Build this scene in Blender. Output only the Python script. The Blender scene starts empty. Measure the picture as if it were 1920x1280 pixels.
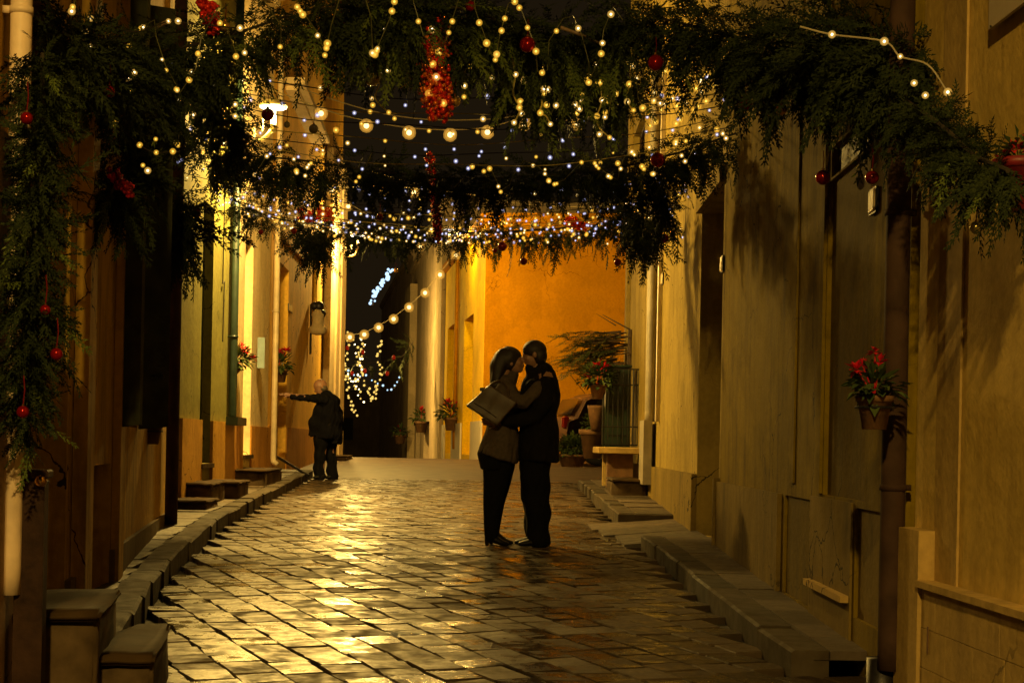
import bpy, bmesh, math, random
from mathutils import Vector, Matrix, Euler
from mathutils import noise as mnoise
import numpy as np

R = random.Random(7)
SC = bpy.context.scene
COL = SC.collection
PI = math.pi

# ------------------------------------------------------------------ camera
EYE = 1.18; F = 2900.0; VPX, VPY = 900.0, 830.0; ROLL = 0.020
cam_d = bpy.data.cameras.new('camera'); cam = bpy.data.objects.new('camera', cam_d); COL.objects.link(cam)
cam_d.sensor_width = 36.0; cam_d.lens = F / 1920 * 36
cam_d.shift_x = 60 / 1920; cam_d.shift_y = 190 / 1920
cam_d.clip_start = 0.1; cam_d.clip_end = 500
cam.location = (0, 0, EYE); cam.rotation_euler = (PI / 2, -ROLL, 0)
SC.camera = cam

# ------------------------------------------------------------------ night sky, exposure
w = bpy.data.worlds.new('World'); SC.world = w; w.use_nodes = True
bg = w.node_tree.nodes['Background']
bg.inputs[0].default_value = (1.0, 0.62, 0.26, 1); bg.inputs[1].default_value = 0.011
SC.view_settings.view_transform = 'Standard'; SC.view_settings.look = 'None'
SC.view_settings.exposure = 0.0; SC.view_settings.gamma = 1.0
try: SC.view_settings.use_curve_mapping = False
except Exception: pass
LAMP_W = (3300, 2600, 3500, 3000)         # near left house, far corner, assumed one behind the photographer, assumed one down the street
LAMP_C = (1.0, 0.62, 0.14)

# ------------------------------------------------------------------ pixel -> place (photo measured once, things then built at real places)
CR, SR = math.cos(ROLL), math.sin(ROLL)
def ray(px, py):
    r, u = px - VPX, VPY - py
    return (r * CR - u * SR) / F, (r * SR + u * CR) / F
def at(px, py, Y):
    a, b = ray(px, py)
    return Vector((a * Y, Y, EYE + b * Y))
def g(y):
    if y <= 33: return 0.024 * y
    if y <= 36: return 0.792 + 0.024 * (y - 33) - 0.0078 * (y - 33) ** 2
    return 0.7938 - 0.0228 * (y - 36)

# ------------------------------------------------------------------ materials
MATS = {}
def nn(nt, t, **kw):
    n = nt.nodes.new(t)
    for k, v in kw.items(): setattr(n, k, v)
    return n
def newmat(name):
    m = bpy.data.materials.new(name); m.use_nodes = True
    nt = m.node_tree; b = nt.nodes['Principled BSDF']
    MATS[name] = m
    return m, nt, b
def mix_rgb(nt, fac, a, b, mode='MIX'):
    n = nn(nt, 'ShaderNodeMix', data_type='RGBA', blend_type=mode)
    for sock, v in ((0, fac), (6, a), (7, b)):
        if hasattr(v, 'is_linked') or hasattr(v, 'links'): nt.links.new(v, n.inputs[sock])
        elif sock == 0: n.inputs[0].default_value = v
        else: n.inputs[sock].default_value = (*v, 1) if len(v) == 3 else v
    return n.outputs[2]
def ramp(nt, src, lo, hi):
    n = nn(nt, 'ShaderNodeMapRange'); nt.links.new(src, n.inputs[0])
    n.inputs[1].default_value = lo; n.inputs[2].default_value = hi
    return n.outputs[0]
def noise(nt, scale, detail=4, vec=None, rough=.55):
    n = nn(nt, 'ShaderNodeTexNoise'); n.inputs['Scale'].default_value = scale
    n.inputs['Detail'].default_value = detail; n.inputs['Roughness'].default_value = rough
    if vec is not None: nt.links.new(vec, n.inputs['Vector'])
    return n.outputs['Fac']
def stretched(nt, sx, sy, sz):
    tc = nn(nt, 'ShaderNodeTexCoord'); mp = nn(nt, 'ShaderNodeMapping')
    mp.inputs['Scale'].default_value = (sx, sy, sz)
    nt.links.new(tc.outputs['Object'], mp.inputs['Vector'])
    return mp.outputs['Vector']
def bump(nt, b, h, strength=.3, dist=.01):
    n = nn(nt, 'ShaderNodeBump'); n.inputs['Strength'].default_value = strength
    n.inputs['Distance'].default_value = dist
    nt.links.new(h, n.inputs['Height']); nt.links.new(n.outputs[0], b.inputs['Normal'])
def plain(name, col, rough=.6, metal=0.0, var=.25, scale=14, bmp=.15, spec=None):
    m, nt, b = newmat(name)
    v = stretched(nt, 1, 1, 1)
    f = noise(nt, scale, 4, v)
    c = mix_rgb(nt, ramp(nt, f, .3, .7), tuple(c * (1 - var) for c in col), tuple(min(1, c * (1 + var)) for c in col))
    nt.links.new(c, b.inputs['Base Color'])
    b.inputs['Roughness'].default_value = rough; b.inputs['Metallic'].default_value = metal
    if spec is not None: b.inputs['Specular IOR Level'].default_value = spec
    if bmp: bump(nt, b, noise(nt, scale * 6, 3, v), bmp, .004)
    return m
def stucco(name, col, dirt, dirt_amt=.6, rough=.85, streak=.6):
    m, nt, b = newmat(name)
    v1 = stretched(nt, 2.6, 2.6, .4); v2 = stretched(nt, 1, 1, 1); v3 = stretched(nt, 8, 8, .9)
    big = noise(nt, 1.1, 5, v2); st = noise(nt, 1.7, 6, v1, .65); st2 = noise(nt, 1.6, 5, v3, .6); fine = noise(nt, 22, 5, v2)
    c1 = mix_rgb(nt, ramp(nt, big, .35, .7), tuple(c * 1.08 for c in col), tuple(c * .8 for c in col))
    d = nn(nt, 'ShaderNodeMath', operation='MULTIPLY'); nt.links.new(ramp(nt, st, .48, .72), d.inputs[0]); d.inputs[1].default_value = dirt_amt
    c2 = mix_rgb(nt, d.outputs[0], c1, dirt)
    d2 = nn(nt, 'ShaderNodeMath', operation='MULTIPLY'); nt.links.new(ramp(nt, st2, .5, .75), d2.inputs[0]); d2.inputs[1].default_value = dirt_amt * streak
    c3 = mix_rgb(nt, d2.outputs[0], c2, tuple(c * .7 for c in dirt))
    c4 = mix_rgb(nt, ramp(nt, fine, .3, .75), c3, (.75, .75, .75), 'MULTIPLY'); 
    pt = nn(nt, 'ShaderNodeMath', operation='MULTIPLY'); nt.links.new(ramp(nt, noise(nt, .8, 8, v2, .62), .54, .58), pt.inputs[0]); pt.inputs[1].default_value = .35
    c5 = mix_rgb(nt, pt.outputs[0], c4, tuple(min(1, c * 1.25) for c in col))
    vo = nn(nt, 'ShaderNodeTexVoronoi', feature='DISTANCE_TO_EDGE'); vo.inputs['Scale'].default_value = .9
    ds = nn(nt, 'ShaderNodeVectorMath', operation='ADD'); nz = nn(nt, 'ShaderNodeTexNoise'); nz.inputs['Scale'].default_value = 2.5; nz.inputs['Detail'].default_value = 6; nt.links.new(v2, nz.inputs['Vector'])
    sc2 = nn(nt, 'ShaderNodeVectorMath', operation='SCALE'); nt.links.new(nz.outputs['Color'], sc2.inputs[0]); sc2.inputs['Scale'].default_value = .55
    nt.links.new(v2, ds.inputs[0]); nt.links.new(sc2.outputs[0], ds.inputs[1]); nt.links.new(ds.outputs[0], vo.inputs['Vector'])
    ck = nn(nt, 'ShaderNodeMath', operation='LESS_THAN'); nt.links.new(vo.outputs['Distance'], ck.inputs[0]); ck.inputs[1].default_value = .0045
    cm_ = nn(nt, 'ShaderNodeMath', operation='MULTIPLY'); nt.links.new(ck.outputs[0], cm_.inputs[0]); nt.links.new(ramp(nt, noise(nt, .5, 3, v2), .5, .6), cm_.inputs[1])
    c6 = mix_rgb(nt, cm_.outputs[0], c5, tuple(c * .35 for c in dirt))
    sepz = nn(nt, 'ShaderNodeSeparateXYZ'); nt.links.new(v2, sepz.inputs[0])
    nt.links.new(c6, b.inputs['Base Color']); b.inputs['Roughness'].default_value = rough; b.inputs['Specular IOR Level'].default_value = .06
    hh = nn(nt, 'ShaderNodeMath', operation='MULTIPLY_ADD'); nt.links.new(noise(nt, 6, 4, v2), hh.inputs[0]); hh.inputs[1].default_value = 2.5; nt.links.new(noise(nt, 45, 6, v2), hh.inputs[2])
    bump(nt, b, hh.outputs[0], .45, .006)
    return m
def paving(name, c_lo, c_hi, r_lo, r_hi, bs=.35, spec=.6, rv=.14):
    m, nt, b = newmat(name)
    geo = nn(nt, 'ShaderNodeNewGeometry'); oi = nn(nt, 'ShaderNodeObjectInfo')
    ad = nn(nt, 'ShaderNodeMath', operation='ADD'); nt.links.new(geo.outputs['Random Per Island'], ad.inputs[0]); nt.links.new(oi.outputs['Random'], ad.inputs[1])
    fr = nn(nt, 'ShaderNodeMath', operation='FRACT'); nt.links.new(ad.outputs[0], fr.inputs[0])
    mp = nn(nt, 'ShaderNodeVectorMath', operation='ADD')
    sc = nn(nt, 'ShaderNodeVectorMath', operation='SCALE'); cx = nn(nt, 'ShaderNodeCombineXYZ')
    nt.links.new(fr.outputs[0], cx.inputs[0]); nt.links.new(fr.outputs[0], cx.inputs[1])
    nt.links.new(cx.outputs[0], sc.inputs[0]); sc.inputs['Scale'].default_value = 37
    nt.links.new(geo.outputs['Position'], mp.inputs[0]); nt.links.new(sc.outputs[0], mp.inputs[1])
    n1 = noise(nt, 9, 5, mp.outputs[0], .6); n2 = noise(nt, 55, 5, mp.outputs[0], .65); n3 = noise(nt, 3.0, 2, mp.outputs[0])
    c = mix_rgb(nt, fr.outputs[0], c_lo, c_hi)
    c = mix_rgb(nt, ramp(nt, n1, .35, .75), c, (.55, .5, .45), 'MULTIPLY')
    nt.links.new(c, b.inputs['Base Color'])
    rr = nn(nt, 'ShaderNodeMapRange'); nt.links.new(n1, rr.inputs[0]); rr.inputs[1].default_value = .38; rr.inputs[2].default_value = .68
    rr.inputs[3].default_value = r_lo; rr.inputs[4].default_value = r_hi
    r2 = nn(nt, 'ShaderNodeMath', operation='MULTIPLY_ADD'); nt.links.new(fr.outputs[0], r2.inputs[0]); r2.inputs[1].default_value = rv; nt.links.new(rr.outputs[0], r2.inputs[2])
    nt.links.new(r2.outputs[0], b.inputs['Roughness'])
    b.inputs['Specular IOR Level'].default_value = spec
    h = nn(nt, 'ShaderNodeMath', operation='MULTIPLY_ADD'); nt.links.new(n3, h.inputs[0]); h.inputs[1].default_value = 2.2
    h2 = nn(nt, 'ShaderNodeMath', operation='MULTIPLY'); nt.links.new(n2, h2.inputs[0]); h2.inputs[1].default_value = .35
    nt.links.new(h2.outputs[0], h.inputs[2])
    bump(nt, b, h.outputs[0], bs, .006)
    return m
def glow(name, col, s):
    m, nt, b = newmat(name)
    nt.nodes.remove(b); e = nn(nt, 'ShaderNodeEmission'); e.inputs[0].default_value = (*col, 1); e.inputs[1].default_value = s
    nt.links.new(e.outputs[0], nt.nodes['Material Output'].inputs[0])
    return m
def leafmat(name, c1, c2, rough=.55):
    m, nt, b = newmat(name)
    geo = nn(nt, 'ShaderNodeNewGeometry'); oi = nn(nt, 'ShaderNodeObjectInfo')
    ad = nn(nt, 'ShaderNodeMath', operation='ADD'); nt.links.new(geo.outputs['Random Per Island'], ad.inputs[0]); nt.links.new(oi.outputs['Random'], ad.inputs[1])
    fr = nn(nt, 'ShaderNodeMath', operation='FRACT'); nt.links.new(ad.outputs[0], fr.inputs[0])
    nt.links.new(mix_rgb(nt, fr.outputs[0], c1, c2), b.inputs['Base Color']); b.inputs['Roughness'].default_value = rough; b.inputs['Specular IOR Level'].default_value = .12
    return m
plain('mortar', (.045, .038, .03), .85, 0, .4, 20, .4)
paving('road_stone', (.035, .027, .018), (.11, .08, .05), .07, .46, .42, .17, .42)
paving('slab_stone', (.06, .048, .032), (.12, .09, .06), .45, .7, .7, .4)
paving('kerb_stone', (.05, .042, .028), (.09, .07, .045), .65, .85, .8, .15)
plain('ground_tar', (.065, .042, .026), .6, 0, .5, 3, .8, .3)
plain('marble_step', (.045, .028, .012), .75, 0, .5, 5, .3, .06)
plain('step_side', (.08, .055, .03), .9, 0, .6, 6, .5, .08)
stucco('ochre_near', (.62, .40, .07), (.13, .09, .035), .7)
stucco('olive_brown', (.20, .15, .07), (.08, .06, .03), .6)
stucco('green_wall', (.21, .20, .06), (.17, .16, .06), .4)
stucco('green_trim', (.05, .07, .035), (.03, .04, .02), .4)
stucco('orange_base', (.48, .27, .045), (.34, .18, .05), .5)
stucco('cream_wall', (.85, .70, .42), (.48, .34, .16), .35)
stucco('yellow_wall', (.88, .54, .09), (.56, .30, .05), .4)
stucco('terracotta_band', (.56, .28, .05), (.28, .13, .04), .5)
stucco('pale_pilaster', (.58, .46, .27), (.50, .37, .2), .35)
stucco('beige_right', (.34, .25, .065), (.17, .12, .035), .65)
stucco('beige_plinth', (.22, .155, .04), (.10, .075, .03), .85)
stucco('mustard_right', (.22, .152, .008), (.085, .055, .008), .95)
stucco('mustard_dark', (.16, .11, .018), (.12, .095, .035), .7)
stucco('tan_near', (.66, .46, .12), (.42, .29, .08), .5)
stucco('tan_stone', (.52, .36, .12), (.26, .18, .08), .5)
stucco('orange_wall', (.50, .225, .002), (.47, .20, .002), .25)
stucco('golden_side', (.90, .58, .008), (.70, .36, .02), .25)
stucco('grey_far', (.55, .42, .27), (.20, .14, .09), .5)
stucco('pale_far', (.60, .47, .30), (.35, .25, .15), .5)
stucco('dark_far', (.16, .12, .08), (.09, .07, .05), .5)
stucco('pink_stone', (.50, .36, .25), (.22, .14, .09), .8)
plain('white_tiles', (.72, .66, .52), .3, 0, .06, 5, .05)
plain('dark_wood', (.035, .018, .011), .6, 0, .5, 12, .3, .12)
plain('orange_wood', (.42, .15, .02), .5, 0, .3, 10, .2)
plain('black_gap', (.012, .009, .007), .7, 0, .3, 10, 0)
plain('brown_pipe', (.05, .028, .018), .8, 0, .35, 8, .1, .15)
plain('iron', (.03, .028, .03), .45, .6, .3, 20, .3)
plain('cream_pipe', (.62, .52, .34), .4, 0, .2, 6, .1)
plain('white_pipe', (.72, .56, .38), .45, 0, .25, 6, .2)
plain('grey_pipe', (.30, .26, .19), .5, 0, .2, 6, .1)
plain('lamp_paint', (.75, .66, .5), .35, 0, .1, 8, 0)
plain('dark_green_paint', (.012, .025, .018), .4, 0, .3, 8, .1)
plain('blind_white', (.74, .66, .48), .5, 0, .08, 8, .05)
plain('blue_board', (.22, .30, .33), .4, 0, .2, 8, 0)
plain('ceramic', (.72, .60, .36), .22, 0, .25, 30, 0)
plain('shutter_green', (.055, .06, .03), .6, 0, .4, 8, .2, .15)
plain('brass', (.75, .45, .15), .22, 1, .1, 10, 0)
plain('terracotta', (.17, .085, .035), .8, 0, .3, 12, .4)
plain('red_pot', (.16, .008, .012), .5, 0, .3, 12, .1)
plain('red_bract', (.55, .012, .02), .5, 0, .35, 25, .1)
plain('skin', (.30, .16, .10), .5, 0, .08, 20, .05)
plain('dark_hair', (.014, .009, .006), .6, 0, .4, 40, .3)
plain('grey_hair', (.10, .085, .07), .5, 0, .3, 60, .3)
plain('black_coat', (.008, .007, .007), .9, 0, .3, 30, .3, .12)
plain('navy_coat', (.005, .005, .008), .9, 0, .3, 30, .3, .1)
plain('taupe_jacket', (.07, .05, .034), .85, 0, .25, 40, .5)
plain('black_cloth', (.006, .006, .007), .9, 0, .3, 30, .2, .1)
plain('shoe_leather', (.007, .006, .005), .5, 0, .3, 30, .1, .2)
plain('bag_brown', (.055, .032, .015), .5, 0, .3, 16, .2)
plain('car_paint', (.11, .06, .042), .3, .3, .05, 8, 0)
plain('car_glass', (.01, .01, .012), .06, 0, .1, 8, 0)
plain('tyre', (.012, .012, .012), .7, 0, .2, 20, .2)
plain('tail_red', (.14, .004, .004), .2, 0, .1, 8, 0)
plain('rope_dark', (.03, .022, .012), .9, 0, .3, 18, .3)
plain('bark', (.07, .045, .028), .85, 0, .4, 18, .6)
plain('twig', (.20, .13, .07), .8, 0, .3, 18, .4)
plain('wire_green', (.10, .10, .03), .45, 0, .3, 18, 0)
plain('wire_gold', (.42, .34, .08), .4, 0, .3, 18, 0)
plain('wire_white', (.50, .44, .30), .45, 0, .2, 18, 0)
plain('wire_dark', (.02, .016, .012), .5, 0, .2, 18, 0)
plain('ball_red', (.30, .006, .006), .12, .6, .08, 6, 0)
plain('ball_darkred', (.20, .010, .012), .2, .4, .08, 6, 0)
plain('ball_gold', (.70, .42, .10), .18, .8, .08, 6, 0)
plain('ball_olive', (.42, .36, .12), .2, .6, .15, 6, 0)
plain('bead_red', (.75, .04, .012), .15, .5, .3, 30, 0)
plain('bead_orange', (.85, .20, .02), .18, .5, .35, 30, 0)
plain('plaque_white', (.50, .42, .30), .4, 0, .08, 10, 0)
leafmat('cypress', (.009, .016, .005), (.032, .043, .012), .75)
leafmat('cypress_lit', (.05, .08, .012), (.12, .15, .03))  # paler copy of the leaves, bulb light on the fronds put into the colour
leafmat('pine_needles', (.03, .05, .02), (.10, .11, .035))
leafmat('pot_leaves', (.03, .055, .018), (.09, .12, .035))
glow('led_cold', (.88, .86, 1.0), 2.4)
glow('led_white', (1.0, .78, .40), 6.0)
glow('led_warm', (1.0, .62, .10), 3.2)
glow('globe_warm', (1.0, .64, .22), 5.5)
glow('led_blue', (.50, .74, 1.0), 1.6)
glow('lamp_led', (1.0, .86, .60), 9.0)
glow('led_far', (1.0, .62, .13), 1.25)
M = MATS

# ------------------------------------------------------------------ mesh helpers
class MB:
    def __init__(s): s.v = []; s.f = []; s.sm = False
    def add(s, vs, fs):
        o = len(s.v); s.v += [tuple(v) for v in vs]; s.f += [tuple(i + o for i in f) for f in fs]; return s
    def box(s, c, d, rz=0, bev=0.0, m=None):
        x, y, z = d[0] / 2, d[1] / 2, d[2] / 2
        if bev <= 0:
            vs = [Vector((a * x, b * y, e * z)) for e in (-1, 1) for a, b in ((-1, -1), (1, -1), (1, 1), (-1, 1))]
            fs = [(3, 2, 1, 0), (4, 5, 6, 7), (0, 1, 5, 4), (1, 2, 6, 5), (2, 3, 7, 6), (3, 0, 4, 7)]
        else:
            vs = []; 
            for e, k in ((-1, 1), (-1, 0), (1, 0), (1, 1)):
                zz = e * (z - (bev if k == 0 else 0)); q = bev if k == 1 else 0
                for a, b in ((-1, -1), (1, -1), (1, 1), (-1, 1)): vs.append(Vector((a * (x - q), b * (y - q), zz)))
            fs = [(3, 2, 1, 0), (12, 13, 14, 15)]
            for l in range(3):
                for i in range(4): fs.append((l * 4 + i, l * 4 + (i + 1) % 4, l * 4 + 4 + (i + 1) % 4, l * 4 + 4 + i))
        rot = m if m is not None else Matrix.Rotation(rz, 3, 'Z')
        return s.add([rot @ v + Vector(c) for v in vs], fs)
    def tube(s, pts, r, n=8, caps=True):
        pts = [Vector(p) for p in pts]; rs = r if isinstance(r, (list, tuple)) else [r] * len(pts)
        rings = []; up = None
        for i, p in enumerate(pts):
            d = (pts[min(i + 1, len(pts) - 1)] - pts[max(i - 1, 0)]).normalized()
            if up is None: up = Vector((0, 0, 1)) if abs(d.z) < .9 else Vector((1, 0, 0))
            a = d.cross(up).normalized(); b = a.cross(d).normalized(); up = b
            rings.append([p + (a * math.cos(2 * PI * k / n) + b * math.sin(2 * PI * k / n)) * rs[i] for k in range(n)])
        vs = [v for rg in rings for v in rg]; fs = []
        for i in range(len(pts) - 1):
            for k in range(n): fs.append((i * n + k, i * n + (k + 1) % n, (i + 1) * n + (k + 1) % n, (i + 1) * n + k))
        if caps: fs += [tuple(range(n))[::-1], tuple(range((len(pts) - 1) * n, len(pts) * n))]
        return s.add(vs, fs)
    def lathe(s, c, prof, n=16):
        c = Vector(c); vs = []; fs = []
        for r, z in prof: vs += [c + Vector((r * math.cos(2 * PI * k / n), r * math.sin(2 * PI * k / n), z)) for k in range(n)]
        for i in range(len(prof) - 1):
            for k in range(n): fs.append((i * n + k, i * n + (k + 1) % n, (i + 1) * n + (k + 1) % n, (i + 1) * n + k))
        fs += [tuple(range(n))[::-1], tuple(range((len(prof) - 1) * n, len(prof) * n))]
        return s.add(vs, fs)
    def ball(s, c, r, n=12, sc=(1, 1, 1)):
        m = n // 2; c = Vector(c); vs = [c + Vector((0, 0, -r * sc[2]))]; fs = []
        for i in range(1, m):
            t = -PI / 2 + PI * i / m
            vs += [c + Vector((r * sc[0] * math.cos(t) * math.cos(2 * PI * k / n), r * sc[1] * math.cos(t) * math.sin(2 * PI * k / n), r * sc[2] * math.sin(t))) for k in range(n)]
        vs.append(c + Vector((0, 0, r * sc[2]))); top = len(vs) - 1
        for k in range(n):
            fs.append((0, 1 + (k + 1) % n, 1 + k)); b = 1 + (m - 2) * n; fs.append((top, b + k, b + (k + 1) % n))
            for i in range(m - 2): fs.append((1 + i * n + k, 1 + i * n + (k + 1) % n, 1 + (i + 1) * n + (k + 1) % n, 1 + (i + 1) * n + k))
        return s.add(vs, fs)
    def mesh(s, name, mat, smooth=False, off=Vector((0, 0, 0))):
        me = bpy.data.meshes.new(name); me.from_pydata([tuple(Vector(v) - off) for v in s.v], [], s.f)
        if mat: me.materials.append(M[mat] if isinstance(mat, str) else mat)
        if smooth: me.polygons.foreach_set('use_smooth', [True] * len(me.polygons))
        me.update(); return me
    def build(s, name, mat, parent=None, smooth=False, loc=None):
        off = parent.location if parent is not None and parent.parent is None else (PLOC.get(parent.name, Vector((0, 0, 0))) if parent is not None else Vector(loc) if loc is not None else Vector((0, 0, 0)))
        me = s.mesh(name, mat, smooth, off)
        o = bpy.data.objects.new(name, me); COL.objects.link(o)
        if parent is not None: o.parent = parent; PLOC[o.name] = off
        elif loc is not None: o.location = loc
        return o
PLOC = {}
def thing(name, label, cat, loc, group=None):
    o = bpy.data.objects.new(name, None); COL.objects.link(o); o.location = Vector(loc); o.empty_display_size = .1
    o['label'] = label; o['category'] = cat
    if group: o['group'] = group
    return o
def tag(o, label, cat, group=None):
    o['label'] = label; o['category'] = cat
    if group: o['group'] = group
    return o
def kind(o, k): o['kind'] = k; return o
def inst(name, me, parent, loc, rot=None, scale=1.0):
    o = bpy.data.objects.new(name, me); COL.objects.link(o)
    if parent is not None: o.parent = parent; o.location = Vector(loc) - parent.location
    else: o.location = loc
    if rot is not None: o.rotation_euler = rot
    if scale != 1.0: o.scale = (scale,) * 3 if not isinstance(scale, tuple) else scale
    return o

# ================================================================== SETTING: ground
LC = [(-3, -1.0), (4, -1.25), (6, -1.45), (7, -1.62), (9, -1.89), (11, -2.12), (14, -2.35), (16.6, -2.44), (20, -2.52), (24.3, -2.62)]
RCB = [(6.95, 1.42), (13.0, 1.40)]; RCB2 = [(15.7, 1.42), (22.8, 1.46)]
def interp(tab, y):
    if y <= tab[0][0]: return tab[0][1]
    for (a, xa), (b, xb) in zip(tab, tab[1:]):
        if y <= b: return xa + (xb - xa) * (y - a) / (b - a)
    return tab[-1][1]
def xLN(y): return -.934 - .134 * y
def xL(y): return -2.74 - .0175 * y
def xR(y): return 1.55 + .03 * y
gm = MB(); ys = [-30, -10, 0, 6, 12, 18, 24, 30, 33, 34, 35, 36, 38, 42, 48, 60, 90, 140, 260]; xs = [-120, -30, -8, -4, 0, 4, 8, 30, 120]
for j, y in enumerate(ys):
    for x in xs: gm.v.append((x, y, g(y) - .035))
for j in range(len(ys) - 1):
    for i in range(len(xs) - 1):
        a = j * len(xs) + i; gm.f.append((a, a + 1, a + 1 + len(xs), a + len(xs)))
kind(gm.build('ground', 'mortar'), 'structure')
# worn tar square beyond the stone paving
sm = MB(); yy = [24.35 + i * .6 for i in range(24)] + [39, 42, 48, 60, 95]
for y in yy:
    for x in (-9, -3.2, -2, -1, 0, 1, 2, 4, 7, 12): sm.v.append((x, y, g(y) + (.006 * mnoise.noise(Vector((x, y, 0))) if y < 36 else 0) - .004))
for j in range(len(yy) - 1):
    for i in range(9): a = j * 10 + i; sm.f.append((a, a + 1, a + 11, a + 10))
kind(sm.build('square_ground', 'ground_tar', smooth=True), 'structure')

# paving stones of the road, laid in courses turned against the street
road = bpy.data.objects.new('road', None); COL.objects.link(road); road['kind'] = 'structure'
def stone_shape(rn, a, b, h=.04):
    q = [(-a / 2, -b / 2), (a / 2, -b / 2), (a / 2, b / 2), (-a / 2, b / 2)]
    q = [(x + rn.uniform(-.013, .013), y + rn.uniform(-.013, .013)) for x, y in q]
    v = [(x * .945, y * .945, 0) for x, y in q] + [(x * .99, y * .99, -.007) for x, y in q] + [(x, y, -h) for x, y in q]
    f = [(0, 1, 2, 3)]
    for l in (0, 4):
        for i in range(4): f.append((l + 4 + i, l + 4 + (i + 1) % 4, l + (i + 1) % 4, l + i))
    return v, f
variants = []
for wdt in (.16, .21, .26, .32):
    for k in range(4):
        v, f = stone_shape(R, wdt - .008, .205 - .008); mb = MB().add(v, f); variants.append((wdt, v, f, mb.mesh('paving_stone', 'road_stone', False)))
ang = math.radians(22)
cu = Vector((math.sin(ang), -math.cos(ang))); cv = Vector((math.cos(ang), math.sin(ang)))   # along a course, across courses
def in_road(x, y):
    if y < -1.5 or y > 24.45: return False
    if x < interp(LC, y) + .06: return False
    r = 1.70 if y < 7 else (interp(RCB, y) if y < 13.25 else (2.2 if y < 15.6 else (interp(RCB2, y) if y < 22.8 else 1.46 + (y - 22.8) * 2.0)))
    if y < 6.95: r = 1.85
    return x < r - .07
stones = []
for j in range(-75, 75):
    t = -14 + R.uniform(0, .3)
    off = j * .207
    while t < 14:
        k = R.choice([0, 1, 1, 2, 2, 3]); wd = variants[k * 4][0]
        p = Vector((0, 11)) + cv * off + cu * (t + wd / 2)
        if in_road(p.x, p.y): stones.append((p.x, p.y, k * 4 + R.randrange(4)))
        t += wd
stones.sort(key=lambda s: abs(s[1] - 7.8))
rest = MB(); slope = math.atan(.024); nobj = 0
for (x, y, k) in stones:
    z = g(y) + R.gauss(0, .0016)
    mr = Matrix.Rotation(slope + R.gauss(0, .013), 3, 'X') @ Matrix.Rotation(R.gauss(0, .015), 3, 'Y') @ Matrix.Rotation(ang - PI / 2 + R.gauss(0, .03) + R.choice((0, PI)), 3, 'Z')
    visible = abs(x) / max(y, .1) < .36 and y > 5.9
    if nobj < 300 and visible:
        o = inst('paving_stone', variants[k][3], road, (x, y, z)); o.rotation_euler = mr.to_euler(); nobj += 1
    else:
        rest.add([mr @ Vector(v) + Vector((x, y, z)) for v in variants[k][1]], variants[k][2])
o = rest.build('far_paving_stones', 'road_stone', road, False); o['kind'] = 'stuff'

# pavements with kerb stones
def pavement(name, curb_pts, wallx, y0, y1, h=.12, step=.55):
    root = bpy.data.objects.new(name, None); COL.objects.link(root); root['kind'] = 'structure'
    y = y0
    while y < y1 - .05:
        L = min(R.uniform(.6, .9), y1 - y); ya, yb = y, y + L; xa, xb = interp(curb_pts, ya), interp(curb_pts, yb)
        s = 1 if wallx(ya) > 0 else -1
        za, zb = g(ya) + h + R.uniform(-.008, .008), g(yb) + h + R.uniform(-.008, .008); gp = .006; wv = .17; xa += R.uniform(-.012, .012); xb += R.uniform(-.012, .012)
        m = MB(); top = [(xa, ya + gp, za - .012), (xb, yb - gp, zb - .012), (xb + s * .018, yb - gp, zb), (xa + s * .018, ya + gp, za), (xb + s * wv, yb - gp, zb), (xa + s * wv, ya + gp, za)]
        m.v = [(xa, ya + gp, za - h - .03), (xb, yb - gp, zb - h - .03)] + top + [(xa + s * wv, ya + gp, za - h - .03), (xb + s * wv, yb - gp, zb - h - .03)]
        m.f = [(0, 1, 3, 2), (2, 3, 4, 5), (5, 4, 6, 7), (0, 2, 5, 7, 8), (1, 9, 6, 4, 3), (8, 7, 6, 9)]
        m.build('kerb_stone', 'kerb_stone', root)
        y = yb
    y = y0
    while y < y1 - .05:
        L = min(R.uniform(.35, .6), y1 - y); x0 = interp(curb_pts, y + L / 2); x1 = wallx(y + L / 2); s = 1 if x1 > 0 else -1
        x0 += s * .172; wd = abs(x1 - x0) + .04
        n = max(1, round(wd / .42))
        for k in range(n):
            a = x0 + s * wd * k / n; b2 = x0 + s * wd * (k + 1) / n
            MB().box(((a + b2) / 2, y + L / 2, g(y + L / 2) + h - .02 + R.uniform(-.006, .006)), (abs(b2 - a) - .006, L - .010, .04), 0, 0,
                     m=Matrix.Rotation(slope + R.gauss(0, .006), 3, 'X') @ Matrix.Rotation(R.gauss(0, .008), 3, 'Y')).build('paving_slab', 'slab_stone', root)
        y += L
    bm_ = MB()
    for i in range(16):
        ya, yb = y0 + (y1 - y0) * i / 16, y0 + (y1 - y0) * (i + 1) / 16
        s = 1 if wallx(ya) > 0 else -1
        o4 = len(bm_.v); bm_.v += [(interp(curb_pts, ya) + s * .1, ya, g(ya) + h - .035), (interp(curb_pts, yb) + s * .1, yb, g(yb) + h - .035), (wallx(yb) + s * .1, yb, g(yb) + h - .035), (wallx(ya) + s * .1, ya, g(ya) + h - .035)]
        bm_.f.append((o4, o4 + 1, o4 + 2, o4 + 3))
    bm_.build('bedding', 'mortar', root)
    return root
pavement('left_pavement', LC, lambda y: xLN(y) if y < 14 else xL(y), 7.0, 24.3)
pavement('right_pavement', RCB, xR, 6.95, 13.2, .105)
pavement('upper_right_pavement', RCB2, xR, 15.7, 22.8)
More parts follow.
